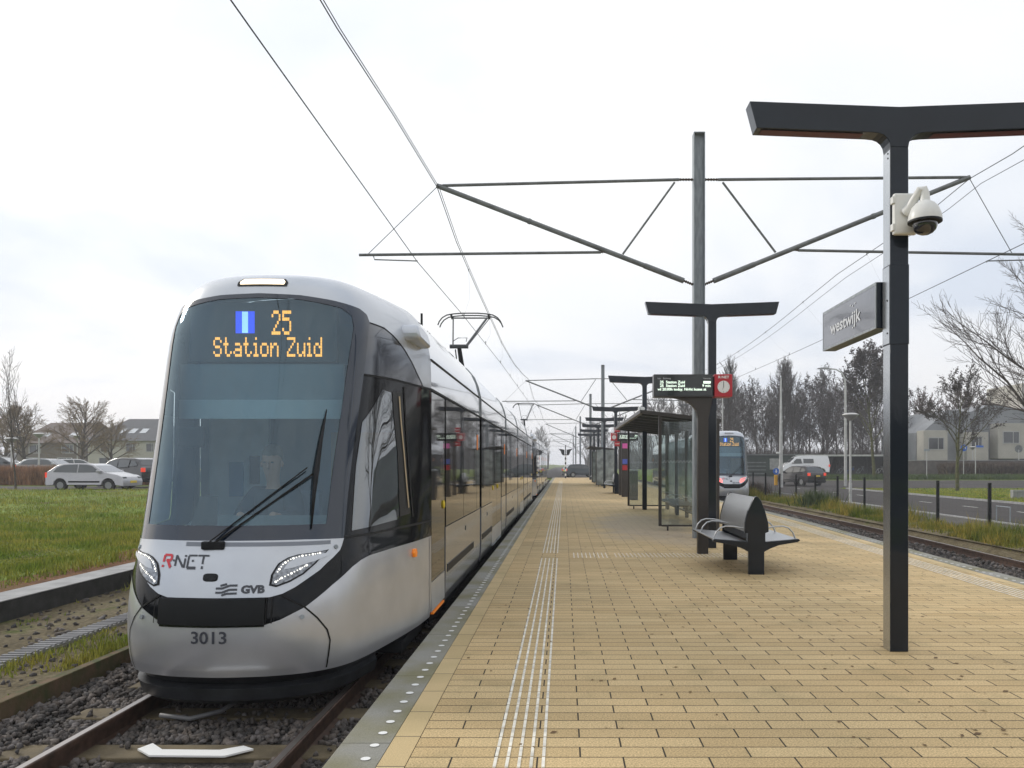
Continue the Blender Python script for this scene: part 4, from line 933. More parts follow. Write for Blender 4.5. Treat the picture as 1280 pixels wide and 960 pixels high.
        nose.append(sline(m_([(.79,5.2),(.742,6.4),(.69,7.5)]),.03,'window_seal',M_rubber,T,.006))
        nose.append(sline(m_([(.314,5.0),(.444,4.98),(.673,5.0),(.99,5.0)]),.02,'trim_line',M_mblack,T,.006))
        nose.append(sline(m_([(.36,7.55),(.58,7.57),(.9,7.56),(1,7.56)]),.02,'trim_line',M_rubber,T,.004))
        nose.append(sline(m_([(.15,3.16),(.21,2.78),(.242,2.45),(.27,2.04),(.278,1.67),(.270,.9),(.266,.2)]),.013,'seam',M_rubber,T,.003))
        nose.append(sline(m_([(.985,.1),(.985,4.1)]),.05,'door_pillar',M_silver,T,.004))
        nose.append(sline(m_([(.398,8.85),(.52,8.82),(.60,8.58),(.659,8.33),(.74,8.03),(.818,7.78),(.9,7.56)]),.012,'seam',M_rubber,T,.003))
        # headlamp: dark surround, lens, lamps
        m0=m_; m_=(lambda q:q) if s>0 else (lambda q:[(a-.034,b_) for a,b_ in mir(q)])
        nose.append(sview([m_([(.266,4.64),(.222,4.53),(.186,4.48),(.162,4.34),(.138,4.06),(.124,3.72),(.122,3.43),(.139,3.38),(.17,3.50),(.202,3.70),(.232,4.02)])],'headlamp_surround',M_mblack,T,.007,du=.01,dv=.1))
        hl=sview([m_([(.258,4.585),(.222,4.48),(.187,4.435),(.165,4.30),(.143,4.04),(.130,3.72),(.128,3.47),(.139,3.43),(.168,3.54),(.198,3.73),(.226,4.02)])],'headlamp',M_hlglass,T,.010,du=.01,dv=.1); nose.append(hl)
        nose.append(sview([m_([(.272,4.50),(.222,4.375),(.184,4.28),(.163,4.10),(.152,3.86),(.174,3.90),(.205,4.02),(.228,4.10),(.262,4.30)])],'headlamp_infill',M_white,T,.013,du=.01,dv=.1))
        hb=MB()
        for path,n_ in (([(.240,4.475),(.220,4.43),(.192,4.37),(.170,4.24),(.151,4.04),(.139,3.80)],17),([(.137,3.52),(.150,3.62),(.172,3.74),(.192,3.86),(.207,3.96)],13)):
            for i in range(n_):
                f=i/(n_-1)*(len(path)-1); a=min(int(f),len(path)-2); f-=a
                u=path[a][0]+(path[a+1][0]-path[a][0])*f; v=path[a][1]+(path[a+1][1]-path[a][1])*f
                p,nn=S3(u*s-(.034 if s<0 else 0),v,.012); rr=.0055 if i%3 else .009
                t1=nn.orthogonal().normalized(); t2=nn.cross(t1); o=[p+(t1*math.cos(q*PI/4)+t2*math.sin(q*PI/4))*rr for q in range(8)]
                hb.add(o,[tuple(range(8))])
        nose.append(hb.build('headlamp_leds',M_hl,hl,recalc=False,rel=True)) if False else None
        q=hb; off=T.location; me=bpy.data.meshes.new('lamp_cluster'); me.from_pydata([tuple(Vector(p)-off) for p in q.v],[],q.f); me.materials.append(M_hl); o=bpy.data.objects.new('lamp_cluster',me); COL.objects.link(o); o.parent=hl
        m_=m0
        for (u,v) in ((.204,2.52),(.287,4.72)):
            p,nn=S3(u*s,v,.004); bq=MB().tube([p,p+nn*.008],.017,14); nose.append(bq.build('bolt',M_galv,T,smooth='auto'))
        p,nn=S3(.78*s,3.66,.0); nose.append(MB().tube([p,p+nn*.03],.045,6).build('orange_reflector',M_orange,T,bevel=.006))
        # mirror camera pod on the roof corner
        p,nn=S3(.86*s,8.75,0)
        c=p+Vector((s*-.02,-.10,.03)); pod=MB().prism([(-.19,-.06),(.20,-.10),(.22,-.02),(.16,.055),(.0,.10),(-.15,.09),(-.20,.03)],'x',-.14,.13)
        pod.v=[(x*(1-.35*max(0,z)/.1),y_,z) for x,y_,z in pod.v]; pod.xf(Matrix.Translation(c)@Matrix.Rotation(R(-4*s),4,'Z'))
        nose.append(pod.build('camera_pod',M_white,T,smooth='auto',bevel=.03))
        nose.append(MB().tube([p-nn*.03+Vector((0,0,-.12)),c+Vector((0,0,-.03))],.03,8).build('pod_arm',M_white,T,smooth='auto'))
    # roof
    roofp=[(.345,9.46),(.385,9.2)]+TRI+[(1,7.55),(1,15),(-1,15),(-1,7.55)]+mir(TRI)+[(-.385,9.2),(-.345,9.46),(-.232,9.76),(-.129,9.98),(0,10.06),(.129,9.98),(.232,9.76)]
    nose.append(sview([roofp],'roof_cowl',M_white,T))
    nose.append(sview([[(-.085,10.62),(.085,10.62),(.090,10.95),(.080,11.32),(-.080,11.32),(-.090,10.95)]],'lamp_surround',M_mblack,T,.006,du=.01,dv=.1))
    lamp=sview([[(-.076,10.72),(.076,10.72),(.080,10.95),(.072,11.22),(-.072,11.22),(-.080,10.95)]],'roof_lamp',M_lamp,T,.010,du=.01,dv=.1); nose.append(lamp)
    # band box, camera eye, writing
    nose.append(sview([[(-.142,2.37),(.117,2.37),(.117,3.06),(-.142,3.06)]],'coupler_cover',mat('coupler_black',(.008,.009,.010),.4,bump=.05,bscale=80,spec=.2),T,.022))
    nose.append(sline([(-.142,2.37),(.117,2.37)],.03,'cover_edge',M_black,T,.012)); nose.append(sline([(-.142,3.06),(.117,3.06)],.03,'cover_edge',M_black,T,.012))
    for uu in (-.145,.12,-.158,.133): nose.append(sline([(uu,2.4),(uu,3.1)],.008,'seam',M_rubber,T,.016 if abs(uu)>.14 else .02))
    ov=[(.056*math.copysign(abs(math.cos(a))**.6,math.cos(a)),.030*math.copysign(abs(math.sin(a))**.6,math.sin(a))) for a in [2*PI*k/24 for k in range(24)]]
    nose.append(stext(ov,[tuple(range(24))],-.020,3.67,'camera_eye',M_mblack,T,.006))
    nose.append(stext([(a*.8,b_*.75) for a,b_ in ov],[tuple(range(24))],-.020,3.67,'camera_lens',M_black,T,.009))
    vs,fs=text2d('3013',.122,.002,sx=1.12); nose.append(stext(vs,fs,-.013,1.98,'fleet_number',M_print,T,.004))
    vs,fs=text2d('GVB',.076,.004,sx=1.12); nose.append(stext(vs,fs,.085,3.33,'operator_lettering',M_print,T,.008))
    wv=[]; 
    for dz in (.026,-.012): wv+= [((-.075,dz-.014),(-.03,dz-.014)),((-.03,dz-.014),(.02,dz+.012)),((.02,dz+.012),(.075,dz+.012))]
    wv+=[((-.045,.036),(0,.052)),((-.03,-.052),(.0,-.036)),((.0,-.036),(.075,-.034))]
    nose.append(sribbon([((a*1.0,b_*.8),(c*1.0,d*.8)) for (a,b_),(c,d) in wv],.015,.023,3.34,'operator_emblem',M_print,T,.008))
    k=.105
    Rr=[((0,.35),(0,1)),((0,1),(.62,1)),((.62,1),(.62,.5)),((.62,.5),(.22,.5)),((.36,.45),(.66,0)),((0,.14),(0,.0))]
    W=lambda S,x0:[((x0+a*k,(b_-.5)*.082),(x0+c*k,(d-.5)*.082)) for (a,b_),(c,d) in S]
    nose.append(sribbon(W(Rr,-.162),.019,-.100,4.21,'logo_initial',M_rnetred,T,.008))
    NN=[((0,.1),(0,1)),((0,1),(.62,.05)),((.70,.0),(.70,.70)),((.62,.95),(.78,.95))]; EE=[((.0,1),(.62,1)),((0,.0),(0,.95)),((0,0),(.62,0)),((.28,.5),(.42,.5))]; TT=[((-.05,1),(.75,1)),((.35,.95),(.35,.25)),((.28,.03),(.42,.03))]
    nose.append(sribbon(W(NN,-.055)+W(EE,.044)+W(TT,.122)+W([((0,.5),(.12,.5))],-.079),.014,-.100,4.21,'logo_lettering',M_print,T,.008))
    # wiper
    def sp(px): return S3(*px)[0]
    wb=MB(); 
    a0,_=S3(-.02,4.93,.03); a1,_=S3(.205,6.02,.05); a2,_=S3(-.035,4.93,.035)
    wb.bar(a0,a1,.017,.014).bar(a2,S3(.190,6.12,.055)[0],.010,.010)
    wi=wb.build('wiper_arm',M_mblack,T); nose.append(wi)
    tp,_=S3(.228,7.05,.02); bt,_=S3(.213,5.2,.02); md,_=S3(.214,6.07,.045)
    bl=MB().tube([bt,bt+(md-bt)*.6+Vector((0,-.01,0)),md,md+(tp-md)*.4+Vector((0,-.01,0)),tp],[.006,.015,.022,.015,.005],8); nose.append(bl.build('wiper_blade',M_mblack,T,smooth=True))
    nose.append(MB().box(a0.x-.10,a0.x+.07,a0.y-.005,a0.y+.05,a0.z-.05,a0.z+.01).build('wiper_base',M_mblack,T,bevel=.01))
    nose.append(sview([[(-.10,4.86),(.27,4.84),(.27,4.95),(-.10,4.97)]],'cowl_recess',mat('cowl_grey',(.20,.22,.26),.4),T,.006,du=.02,dv=.1))
    # plough skirt
    sk=MB(); n_=33; us=[-.52+1.04*i/(n_-1) for i in range(n_)]; vs=[]
    rowsk=[(.055,.985,.02),(.02,.95,.05),(-.02,.93,.10),(-.04,.965,.03),(-.13,.94,.05),(-.165,.90,.10),(-.17,.80,.3)]
    for z,k_,dy in rowsk:
        for u in us:
            p,_=S3(u,.3,0); vs.append((TX+(p.x-TX)*k_,p.y+dy,z))
    sk.add(vs,[(j*n_+i,j*n_+i+1,(j+1)*n_+i+1,(j+1)*n_+i) for j in range(len(rowsk)-1) for i in range(n_-1)])
    nose.append(sk.build('plough_skirt',M_skirt,T,smooth='auto'))
    # rear end repeats the nose, turned round
    for o in nose:
        if o is None: continue
        c=o.copy(); COL.objects.link(c); c.location=(0,L,0); c.rotation_euler=(0,0,PI); c.parent=T
        for ch in o.children:
            d=ch.copy(); COL.objects.link(d); d.parent=c
    # cab inside
    db=MB(); x0,x1,z0,z1=TX-.64,TX+.60,2.46,2.96
    cabw=mat('cab_wall',(.55,.62,.66),.7,var=.1); cabd=mat('cab_dark',(.11,.14,.19),.7)
    MB().prism([(TX-1.12,.1),(TX+1.12,.1),(TX+1.12,2.6),(TX+.85,3.0),(TX-.85,3.0),(TX-1.12,2.6)],'y',8.0,8.03).build('bulkhead',cabd,T)
    MB().box(TX-1.0,TX-.42,7.93,7.99,0.9,2.05).build('cabin_door',cabw,T)
    MB().box(TX-.80,TX-.66,7.915,7.928,1.28,1.62).build('notice',mat('notice_blue',(.10,.22,.40),.5),T); MB().box(TX-.60,TX-.50,7.915,7.928,1.40,1.68).build('notice',M_mblack,T)
    MB().box(TX+.30,TX+.95,7.6,7.9,0.9,1.9).build('side_cabinet',mat('cabinet',(.16,.13,.10),.6),T)
    MB().prism([(6.22,1.0),(6.9,1.16),(7.0,1.14),(7.0,.3),(6.22,.3)],'x',TX-.62,TX+.62).build('dashboard',mat('dash',(.16,.19,.20),.6),T)
    MB().box(TX-.9,TX+.92,6.9,8.0,.1,.14).build('cab_floor',cabd,T)
    MB().box(TX-.72,TX+.66,6.72,6.74,1.98,2.14).build('sun_blind',mat('blind_edge',(.30,.38,.42),.6),T)
    MB().box(TX-.72,TX+.66,6.74,6.76,2.142,2.44).build('sun_blind',mat('blind_cloth',(.15,.20,.23),.8),T)
    MB().box(TX+.46,TX+.76,6.86,6.90,2.08,2.45).build('sun_visor',M_mblack,T); MB().box(TX-.80,TX-.62,6.86,6.9,2.10,2.45).build('sun_visor',M_mblack,T)
    MB().box(TX-.74,TX-.52,6.72,6.78,1.74,1.92).build('inner_mirror',M_mblack,T,bevel=.02)
    MB().prism([(-.25,.12),(.25,.12),(.25,.5),(.22,1.35),(-.22,1.35),(-.25,.5)],'y',7.55,7.68).xf(Matrix.Translation((TX-.02,0,0))).build('driver_seat',cabd,T,bevel=.03)
    d_=MB().box(x0,x1,6.735,6.80,z0,z1).build('destination_display',mat('display_black',(.012,.016,.022),.5),T)
    b=MB()
    for a in dots('Station Zuid',TX+.02,2.585,.915,.165): b.add([(a[0],6.732,a[2]),(a[1],6.732,a[2]),(a[1],6.732,a[3]),(a[0],6.732,a[3])],[(0,1,2,3)])
    def sub(b,nm,m):
        me=bpy.data.meshes.new(nm); me.from_pydata([tuple(Vector(p)-T.location) for p in b.v],[],b.f); me.materials.append(m); o=bpy.data.objects.new(nm,me); COL.objects.link(o); o.parent=d_
    sub(b,'amber_text',M_led); b=MB()
    for a in dots('25',TX+.135,2.79,.165,.205): b.add([(a[0],6.732,a[2]),(a[1],6.732,a[2]),(a[1],6.732,a[3]),(a[0],6.732,a[3])],[(0,1,2,3)])
    sub(b,'amber_number',M_led); 
    q=lambda x0,x1,z0,z1,y:MB().add([(x0,y,z0),(x1,y,z0),(x1,y,z1),(x0,y,z1)],[(0,1,2,3)])
    sub(q(TX-.25,TX-.09,2.70,2.885,6.732),'blue_symbol',M_ledblue); sub(q(TX-.195,TX-.145,2.703,2.882,6.730),'pale_stripe',M_ledcyan)
    # ---- modules
    PROF=[(1.168,2.362),(1.165,2.655),(1.12,2.85),(1.06,3.0),(.96,3.12),(.82,3.2),(.6,3.25),(.3,3.27)]
    full=[(TX+a,b_) for a,b_ in PROF]+[(TX-a,b_) for a,b_ in PROF[::-1]]
    MODS=[(8.1,12.78),(13.02,18.48),(18.72,23.26),(23.50,29.40),(29.64,34.38)]
    layout=[[('d',8.15,9.05),('w',9.10,10.70),('w',10.72,12.30),('w',12.32,12.74)],
            [('w',13.06,14.5),('w',14.52,15.0),('d',15.05,16.1),('d',16.12,17.2),('w',17.25,18.44)],
            [('w',18.76,20.2),('w',20.22,21.7),('w',21.72,23.22)],
            [('w',23.54,24.75),('d',24.8,25.85),('d',25.87,26.95),('w',27.0,28.2),('w',28.22,29.36)],
            [('w',29.68,31.2),('w',31.22,32.4),('w',32.42,33.35),('d',33.4,34.33)]]
    for (a,b_),lay in zip(MODS,layout):
        MB().prism(full,'y',a,b_).build('roof_section',M_cornice,T,smooth='auto')
        MB().box(TX-1.14,TX+1.14,a+.01,b_-.01,-.02,2.36).build('module_core',M_black,T)
        for s in (1,-1):
            sx=lambda v:TX+s*v
            MB().box(sx(1.166),sx(1.176),a,b_,2.344,2.366).build('trim_line',M_rubber,T)
            MB().box(sx(1.160),sx(1.1745),a,b_,2.650,2.664).build('trim_line',M_rubber,T)
            runs=[];cur=a
            for t_,p,q_ in lay:
                if t_=='d':
                    if p-.03>cur+.1: runs.append((cur,p-.03))
                    cur=q_+.03
            if b_>cur+.1: runs.append((cur,b_))
            for p,q_ in runs:
                MB().prism([(sx(1.172),.885),(sx(1.172),.32),(sx(1.165),.15),(sx(1.14),.03),(sx(1.12),.03),(sx(1.12),.885)],'y',p,q_).build('lower_panel',M_side,T,smooth='auto')
                if q_-p>1.4:
                    MB().box(sx(1.1725),sx(1.177),p+.12,min(q_-.12,p+2.8),.36,.45).build('vent',M_mblack,T)
                    MB().box(sx(1.1725),sx(1.176),(p+q_)/2-.04,(p+q_)/2+.02,.70,.76).build('socket',M_mblack,T)
            for t_,p,q_ in lay:
                if t_=='w':
                    MB().box(sx(1.145),sx(1.172),p,q_,.895,2.338).build('window',M_sideglass,T,bevel=.004)
                else:
                    dr=MB().box(sx(1.141),sx(1.164),p,q_,.40,2.338).build('door',M_sideglass,T,bevel=.004)
                    MB().box(sx(1.141),sx(1.1635),p,q_,.09,.392).build('door_kick_plate',M_silver,T)
                    MB().box(sx(1.141),sx(1.168),p+.1,q_-.05,.05,.072).build('door_step',M_orange if p<9 else M_galv,T)
                    me=MB().lathe([(.045,0),(.05,.012),(.03,.02)],(sx(1.164),q_-.12 if p<9 else p+.12,1.15),'x',14) if s>0 else MB().lathe([(.045,-.0),(.05,-.012),(.03,-.02)],(sx(1.164),q_-.12,1.15),'x',14)
                    me.build('door_button',M_yellow,T,smooth='auto')
            MB().box(sx(1.1725),sx(1.18),b_-.42,b_-.34,1.82,2.05).build('orange_marker',M_orange,T)
        for e_ in (a,b_):
            pr=[(TX+(x-TX)*1.006,z+.006) for x,z in full]; 
            if a>8.2 and e_==a or b_<34 and e_==b_: MB().prism(pr,'y',e_-.035,e_+.035).build('roof_fin',M_galv,T,smooth='auto')
    for (a,b_),(c,d) in zip(MODS[:-1],MODS[1:]):
        pr=[(TX+(x-TX)*.955,z-.04) for x,z in full]; pr=[(TX+1.12,0)]+pr+[(TX-1.12,0)]
        MB().prism(pr,'y',b_+.001,c-.001).build('gangway_bellows',M_rubber,T)
    MB().box(TX-1.05,TX+1.05,7.2,34.6,-.10,.0).build('under_light_block',M_mblack,T)  # black box added under the tram to block light
    for y in (8.9,20.2,21.8,32.8,10.6):
        for s in (1,-1): MB().lathe([(.28,-.05),(.30,-.04),(.30,.04),(.33,.05),(.33,.07)] if s<0 else [(.33,-.07),(.33,-.05),(.30,-.04),(.30,.04),(.28,.05)],(TX+s*.75,y,.11),'x',24).build('wheel',M_mblack,T,smooth='auto')
    for y0,y1,w_,h_ in ((14,17.6,.45,3.38),(24.4,28.6,.5,3.4)): MB().box(TX-w_,TX+w_,y0,y1,3.2,h_).build('roof_box',M_white,T,bevel=.04)
    MB().tube([(TX+.86,9.3,3.1),(TX+.86,9.3,3.35)],.014,6).build('aerial',M_mblack,T)
    # pantograph
    P=MB(); py,pz=21.6,5.62; bx=TX
    P.box(bx-.35,bx+.35,19.6,21.4,3.30,3.36)
    base=P.build('pantograph_base',M_mblack,T)
    K=(bx,19.2,4.42)
    MB().tube([(bx,20.6,3.36),(bx,19.9,3.9),K],[.075,.065,.05],10).tube([(bx-.12,20.4,3.4),(bx-.1,19.3,4.36)],.015,6).build('lower_arm',M_mblack,T,smooth='auto')
    MB().tube([(bx-.22,19.2,4.42),(bx+.22,19.2,4.42)],.05,10).tube([(bx-.16,19.3,4.42),(bx-.47,py,pz-.08)],.019,8).tube([(bx+.14,19.3,4.42),(bx+.44,py,pz-.08)],.028,8).tube([(bx+.18,19.2,4.40),(bx+.50,py,pz-.10)],.012,6).tube([(bx-.16,19.3,4.56),(bx-.10,19.8,4.72),(bx+.12,19.8,4.72),(bx+.16,19.3,4.56)],.01,6).build('upper_arm',M_wire,T,smooth='auto')
    pn=MB()
    for dy in (-.17,.17):
        pn.tube([(bx+a,py+dy,pz+c) for a,c in ((-.86,-.30),(-.82,-.20),(-.74,-.10),(-.62,-.03),(-.45,.0),(-.2,.02),(.2,.02),(.45,.0),(.62,-.03),(.74,-.10),(.82,-.20),(.86,-.30))],.017,8)
    pn.tube([(bx-.52,py,pz-.08),(bx+.52,py,pz-.08)],.02,8)
    for s in (-1,1): pn.tube([(bx+s*.5,py-.17,pz-.03),(bx+s*.5,py,pz-.09),(bx+s*.5,py+.17,pz-.03)],.03,8)
    pn.build('pan_head',M_wire,T,smooth='auto')
    return T,lamp
T1,lampo=tram('silver low-floor tram numbered 3013 with lit amber sign, nearest, beside the platform')
T2=dup(T1,(TX,5.74+31.6,-.22),0,'second coupled silver tram behind the nearest one, its pantograph raised')
T3=dup(T1,(8.16,38.6,-.22),R(-1.0),'small distant silver tram with red lit tail lamps on the far track')
for o in T3.children:
    n=o.name.split('.')[0]
    if n=='roof_lamp':
        o.data=o.data.copy(); o.data.materials[0]=M_lampoff
    if n in('headlamp','headlamp_surround') and o.location.length<.01:
        o.data=o.data.copy(); o.data.materials[0]=M_tail
        for c in list(o.children):
            c.data=c.data.copy(); c.data.materials[0]=M_tail
for Tq in (T2,T3):
    for o in list(Tq.children):
        if o.name.split('.')[0]=='fleet_number': bpy.data.objects.remove(o)
# ------------------------------------------------------------------ driver
def skin_mesh(name,verts,edges,rad,m,parent,sub=2):
    me=bpy.data.meshes.new(name); me.from_pydata(verts,edges,[]); o=bpy.data.objects.new(name,me); COL.objects.link(o)
    sk=o.modifiers.new('skin','SKIN'); sk.use_smooth_shade=True
    ly=me.skin_vertices[0].data if me.skin_vertices else None
    if ly is None:
        bm=bmesh.new(); bm.from_mesh(me); bm.verts.layers.skin.verify(); bm.to_mesh(me); bm.free(); ly=me.skin_vertices[0].data
    for i,r in enumerate(rad): ly[i].radius=(r,r) if not isinstance(r,tuple) else r
    ly[0].use_root=True
    ss_=o.modifiers.new('sub','SUBSURF'); ss_.levels=sub; ss_.render_levels=sub
    me.materials.append(m)
    if parent: o.parent=parent
    return o
skinm=mat('skin',(.42,.24,.17),.55); cloth=mat('dark_jacket',(.03,.035,.05),.8); hairm=mat('grey_hair',(.14,.12,.10),.8)
D=thing('person','driver in a dark jacket sitting at the controls behind the windscreen','person',(TX-.14,7.32,.76))
bv=[(0,0,0),(0,-.02,.2),(0,0,.42),(0,-.01,.60),(0,-.03,.72),(0,-.06,.80),(0,-.05,.90),(0,-.04,.97),
 (.17,0,.56),(.24,-.12,.34),(.16,-.36,.38),(.13,-.44,.40),(-.17,0,.56),(-.24,-.12,.34),(-.16,-.36,.38),(-.13,-.44,.40),
 (.10,-.05,-.02),(.13,-.42,.02),(.13,-.46,-.38),(-.10,-.05,-.02),(-.13,-.42,.02),(-.13,-.46,-.38)]
be=[(0,1),(1,2),(2,3),(3,4),(4,5),(5,6),(6,7),(2,8),(8,9),(9,10),(10,11),(2,12),(12,13),(13,14),(14,15),(0,16),(16,17),(17,18),(0,19),(19,20),(20,21)]
br=[.11,.10,.11,.075,.058,.085,.10,.07,.075,.052,.036,.04,.075,.052,.036,.04,.09,.075,.05,.09,.075,.05]
skin_mesh('body',bv,be,br,skinm,D)
skin_mesh('jacket',bv[:3]+[(0,-.01,.575)]+bv[8:11]+bv[12:15],[(0,1),(1,2),(2,3),(2,4),(4,5),(5,6),(2,7),(7,8),(8,9)],[.19,.19,.21,.11,.12,.09,.07,.12,.09,.07],cloth,D)
hb=MB().ball((0,-.03,.925),.092,.105,.10); hb.build('hair',hairm,D,rel=False,smooth=True)
MB().tube([(0,-.145,.85),(0,-.165,.815),(0,-.14,.80)],[.008,.016,.008],6).build('nose',skinm,D,rel=False,smooth=True)
for s in (-1,1):
    MB().ball((s*.035,-.142,.855),.013,.008,.008).build('eye',M_blk,D,rel=False,smooth=True)
    MB().ball((s*.093,-.05,.84),.012,.022,.03).build('ear',skinm,D,rel=False,smooth=True)

# ------------------------------------------------------------------ trees
def grow(seed,Ht,rad,base,spread,nl1,levels=3,up=.25,droop=0,tw=5,leaf=0,leafs=.05,fan=.75,twr=.006):
    """bare branching tree: returns trunk MB, crown MB, leaf MB"""
    rnd=random.Random(seed); T_=MB();C_=MB();L_=MB()
    def seg(mb,p,d,L,r0,r1,n,sides,wob,upk):
        pts=[p.copy()];rs=[r0]; dirs=[d.copy()]
        for i in range(n):
            d=(d+Vector((rnd.gauss(0,wob),rnd.gauss(0,wob),rnd.gauss(0,wob)+upk))).normalized(); p=p+d*L/n; pts.append(p.copy()); rs.append(r0+(r1-r0)*(i+1)/n); dirs.append(d.copy())
        mb.tube(pts,rs,sides,caps=False); return pts,rs,dirs
    def rec(p,d,L,r,lv):
        mb=T_ if lv<=1 else C_
        upk=(up if lv==1 else up*.4)-(droop if lv>=2 else 0)
        n=4 if lv==1 else 3
        pts,rs,ds=seg(mb,p,d,L,r,max(r*.35,twr*.6),n,5 if lv==1 else 3,.12,upk*.4)
        if lv>=levels:
            for q in range(leaf):
                k=rnd.randrange(1,len(pts)); c=pts[k]+Vector((rnd.gauss(0,.08),rnd.gauss(0,.08),rnd.gauss(0,.08))); a=Vector((rnd.gauss(0,1),rnd.gauss(0,1),rnd.gauss(0,1))).normalized()*leafs*rnd.uniform(.5,1.3); b_=a.orthogonal().normalized()*leafs*rnd.uniform(.4,.9)
                L_.add([c-a,c+b_,c+a,c-b_],[(0,1,2,3)])
            return
        m=tw if lv>1 else int(tw*1.5)
        for i in range(m):
            t=.22+.75*(i+rnd.random()*.8)/m; k=min(int(t*n),n-1); f=t*n-k; q=pts[k].lerp(pts[k+1],min(f,1)); dd=ds[min(k+1,n)]
            ax=dd.orthogonal().normalized(); ax.rotate(Matrix.Rotation(rnd.uniform(0,2*PI),3,dd)); nd=(dd+ax*rnd.uniform(.5,1.0)*fan).normalized()
            rec(q,nd,L*rnd.uniform(.38,.62)*(1.1-t*.45),max(rs[k]*.5,twr),lv+1)
        rec(pts[-1],ds[-1],L*.4,max(rs[-1],twr),lv+1)
    tp,tr_,td=seg(T_,Vector((0,0,-.1)),Vector((0,0,1)),Ht*.86,rad,rad*.15,8,8,.035,.05)
    for i in range(nl1):
        t=base+(.97-base)*(i+rnd.random()*.6)/nl1; k=min(int(t*8),7); q=tp[k].lerp(tp[k+1],t*8-k)
        a=i*2.4+rnd.random(); tilt=spread*(1.15-.55*t); d=Vector((math.cos(a)*tilt,math.sin(a)*tilt,rnd.uniform(.5,.9))).normalized()
        rec(q,d,Ht*.42*(1.12-.75*(t-base))*min(1.2,.55+spread*.55),rad*.42*(1.1-t*.7),1)
    rec(tp[-1],Vector((0,0,1)),Ht*.16,rad*.2,1)
    return T_,C_,L_
protos={}
def tree(kind,name,loc,label,group,rz=0,sc=1,**k):
    if kind not in protos:
        bark=k.pop('bark',M_barkd); tw_=k.pop('twig',bark); T_,C_,L_=grow(**k)
        r=thing(name,label,'tree',(0,0,0)); T_.build('trunk',bark,r,rel=False,smooth=True,recalc=False); C_.build('crown',tw_,r,rel=False,recalc=False)
        if L_.v: L_.build('withered_leaves',M_cone,r,rel=False,recalc=False)
        protos[kind]=r; r.location=loc; r.rotation_euler=(0,0,rz); r.scale=(sc,)*3; r['group']=group; return r
    return dup(protos[kind],loc,rz,label,group,(sc,)*3)
def G(x,y): return (x,y,H(x,y))
gi='trees on the grass island'
tree('isl','tree',G(26.1,53),'small spreading bare tree with mossy trunk and a few dark leaves on the grass island',gi,.4,seed=3,Ht=7.2,rad=.13,base=.30,spread=.95,nl1=11,levels=4,tw=4,leaf=2,leafs=.07,up=.3,bark=M_moss,twig=M_bark,twr=.012)
tree('big','tree',G(22.3,34.0),'large bare tree at the right edge whose branches reach over the road',gi,2.3,seed=11,Ht=13.0,rad=.24,base=.16,spread=.95,nl1=22,levels=4,tw=6,up=.42,bark=M_bark,twig=M_barkd,twr=.0085)
tree('moss','tree',G(29.7,76.5),'tall slender tree with a yellow-green mossy trunk left of the nearest lamp post',gi,0,seed=5,Ht=11.5,rad=.17,base=.35,spread=.55,nl1=14,levels=4,tw=4,leaf=2,leafs=.13,up=.5,bark=M_moss,twig=M_bark,twr=.016)
gw='trees of the dark wood beyond the road'
wl=['dark bare tree in the wood directly above the red clock','dark bare tree in the wood, right of the red clock','dark bare tree in the wood above the distant tram','dark bare tree in the wood just right of the distant tram','dark bare tree in the wood left of the small white camera pole','dark bare tree in the wood behind the small white camera pole','dark bare tree in the wood above the front of the white van','dark bare tree in the wood above the middle of the white van','dark bare tree in the wood above the back of the white van','dark bare tree in the wood behind the tall curved street lamp','dark bare tree in the wood between the curved street lamp and the mossy tree','dark bare tree in the wood behind the mossy tree','dark bare tree in the wood just left of the nearest lamp post','dark bare tree in the wood hidden partly by the nearest lamp post','dark bare tree in the back row of the wood over the tram roof','dark bare tree in the back row of the wood over the green shed','dark bare tree in the back row of the wood over the bike shelter','dark bare tree in the back row of the wood over the van','dark bare tree in the back row of the wood, rightmost']
wx=[(.185,104,1.0),(.205,99,.95),(.225,106,1.05),(.243,98,.88),(.258,104,.9),(.272,100,.85),(.292,103,.95),(.308,99,1.0),(.325,104,1.03),(.342,99,1.0),(.357,105,1.0),(.374,100,.98),(.392,104,1.05),(.412,100,.95),(.215,116,1.0),(.25,118,.95),(.285,116,.98),(.33,117,1.08),(.372,116,1.05)]
for i,((r_,y,sc),l) in enumerate(zip(wx,wl)):
    kd='wood'+str(i%3)
    tree(kd,'tree',G(r_*y,y),l,gw,i*1.3,sc*(.95 if i<14 else 1.02)*(1+.12*math.sin(i*2.7)),seed=20+i%3,Ht=12.3,rad=.17,base=.12,spread=.55,nl1=17,levels=4,tw=4,leaf=1,leafs=.08,up=.5,bark=M_barkd,twr=.012)
for i,(px,l) in enumerate([(.268,'tall pale bare poplar behind the white camera pole'),(.288,'second tall pale bare poplar, right of the first'),(.205,'tall pale bare poplar above the red clock')]):
    tree('poplar','poplar_tree',G(px*96,96),l,'pale bare poplars',i*2.2,1,seed=31,Ht=13.2,rad=.15,base=.3,spread=.32,nl1=18,levels=3,tw=6,up=.7,bark=M_bark,twr=.02)
gb='bare trees behind the shelters'
bl=['faded bare tree behind the roof of the near shelter','faded bare tree left of the brown display post','faded bare tree behind the frosted shelter','faded bare tree between the two shelters','faded bare tree near the vanishing point, right of the signal','faded bare tree over the dark car at the crossing','faded bare tree behind the display post','faded bare tree left of the striped signal post','second faded bare tree left of the striped signal post','faded bare tree over the tram roof at the vanishing point']
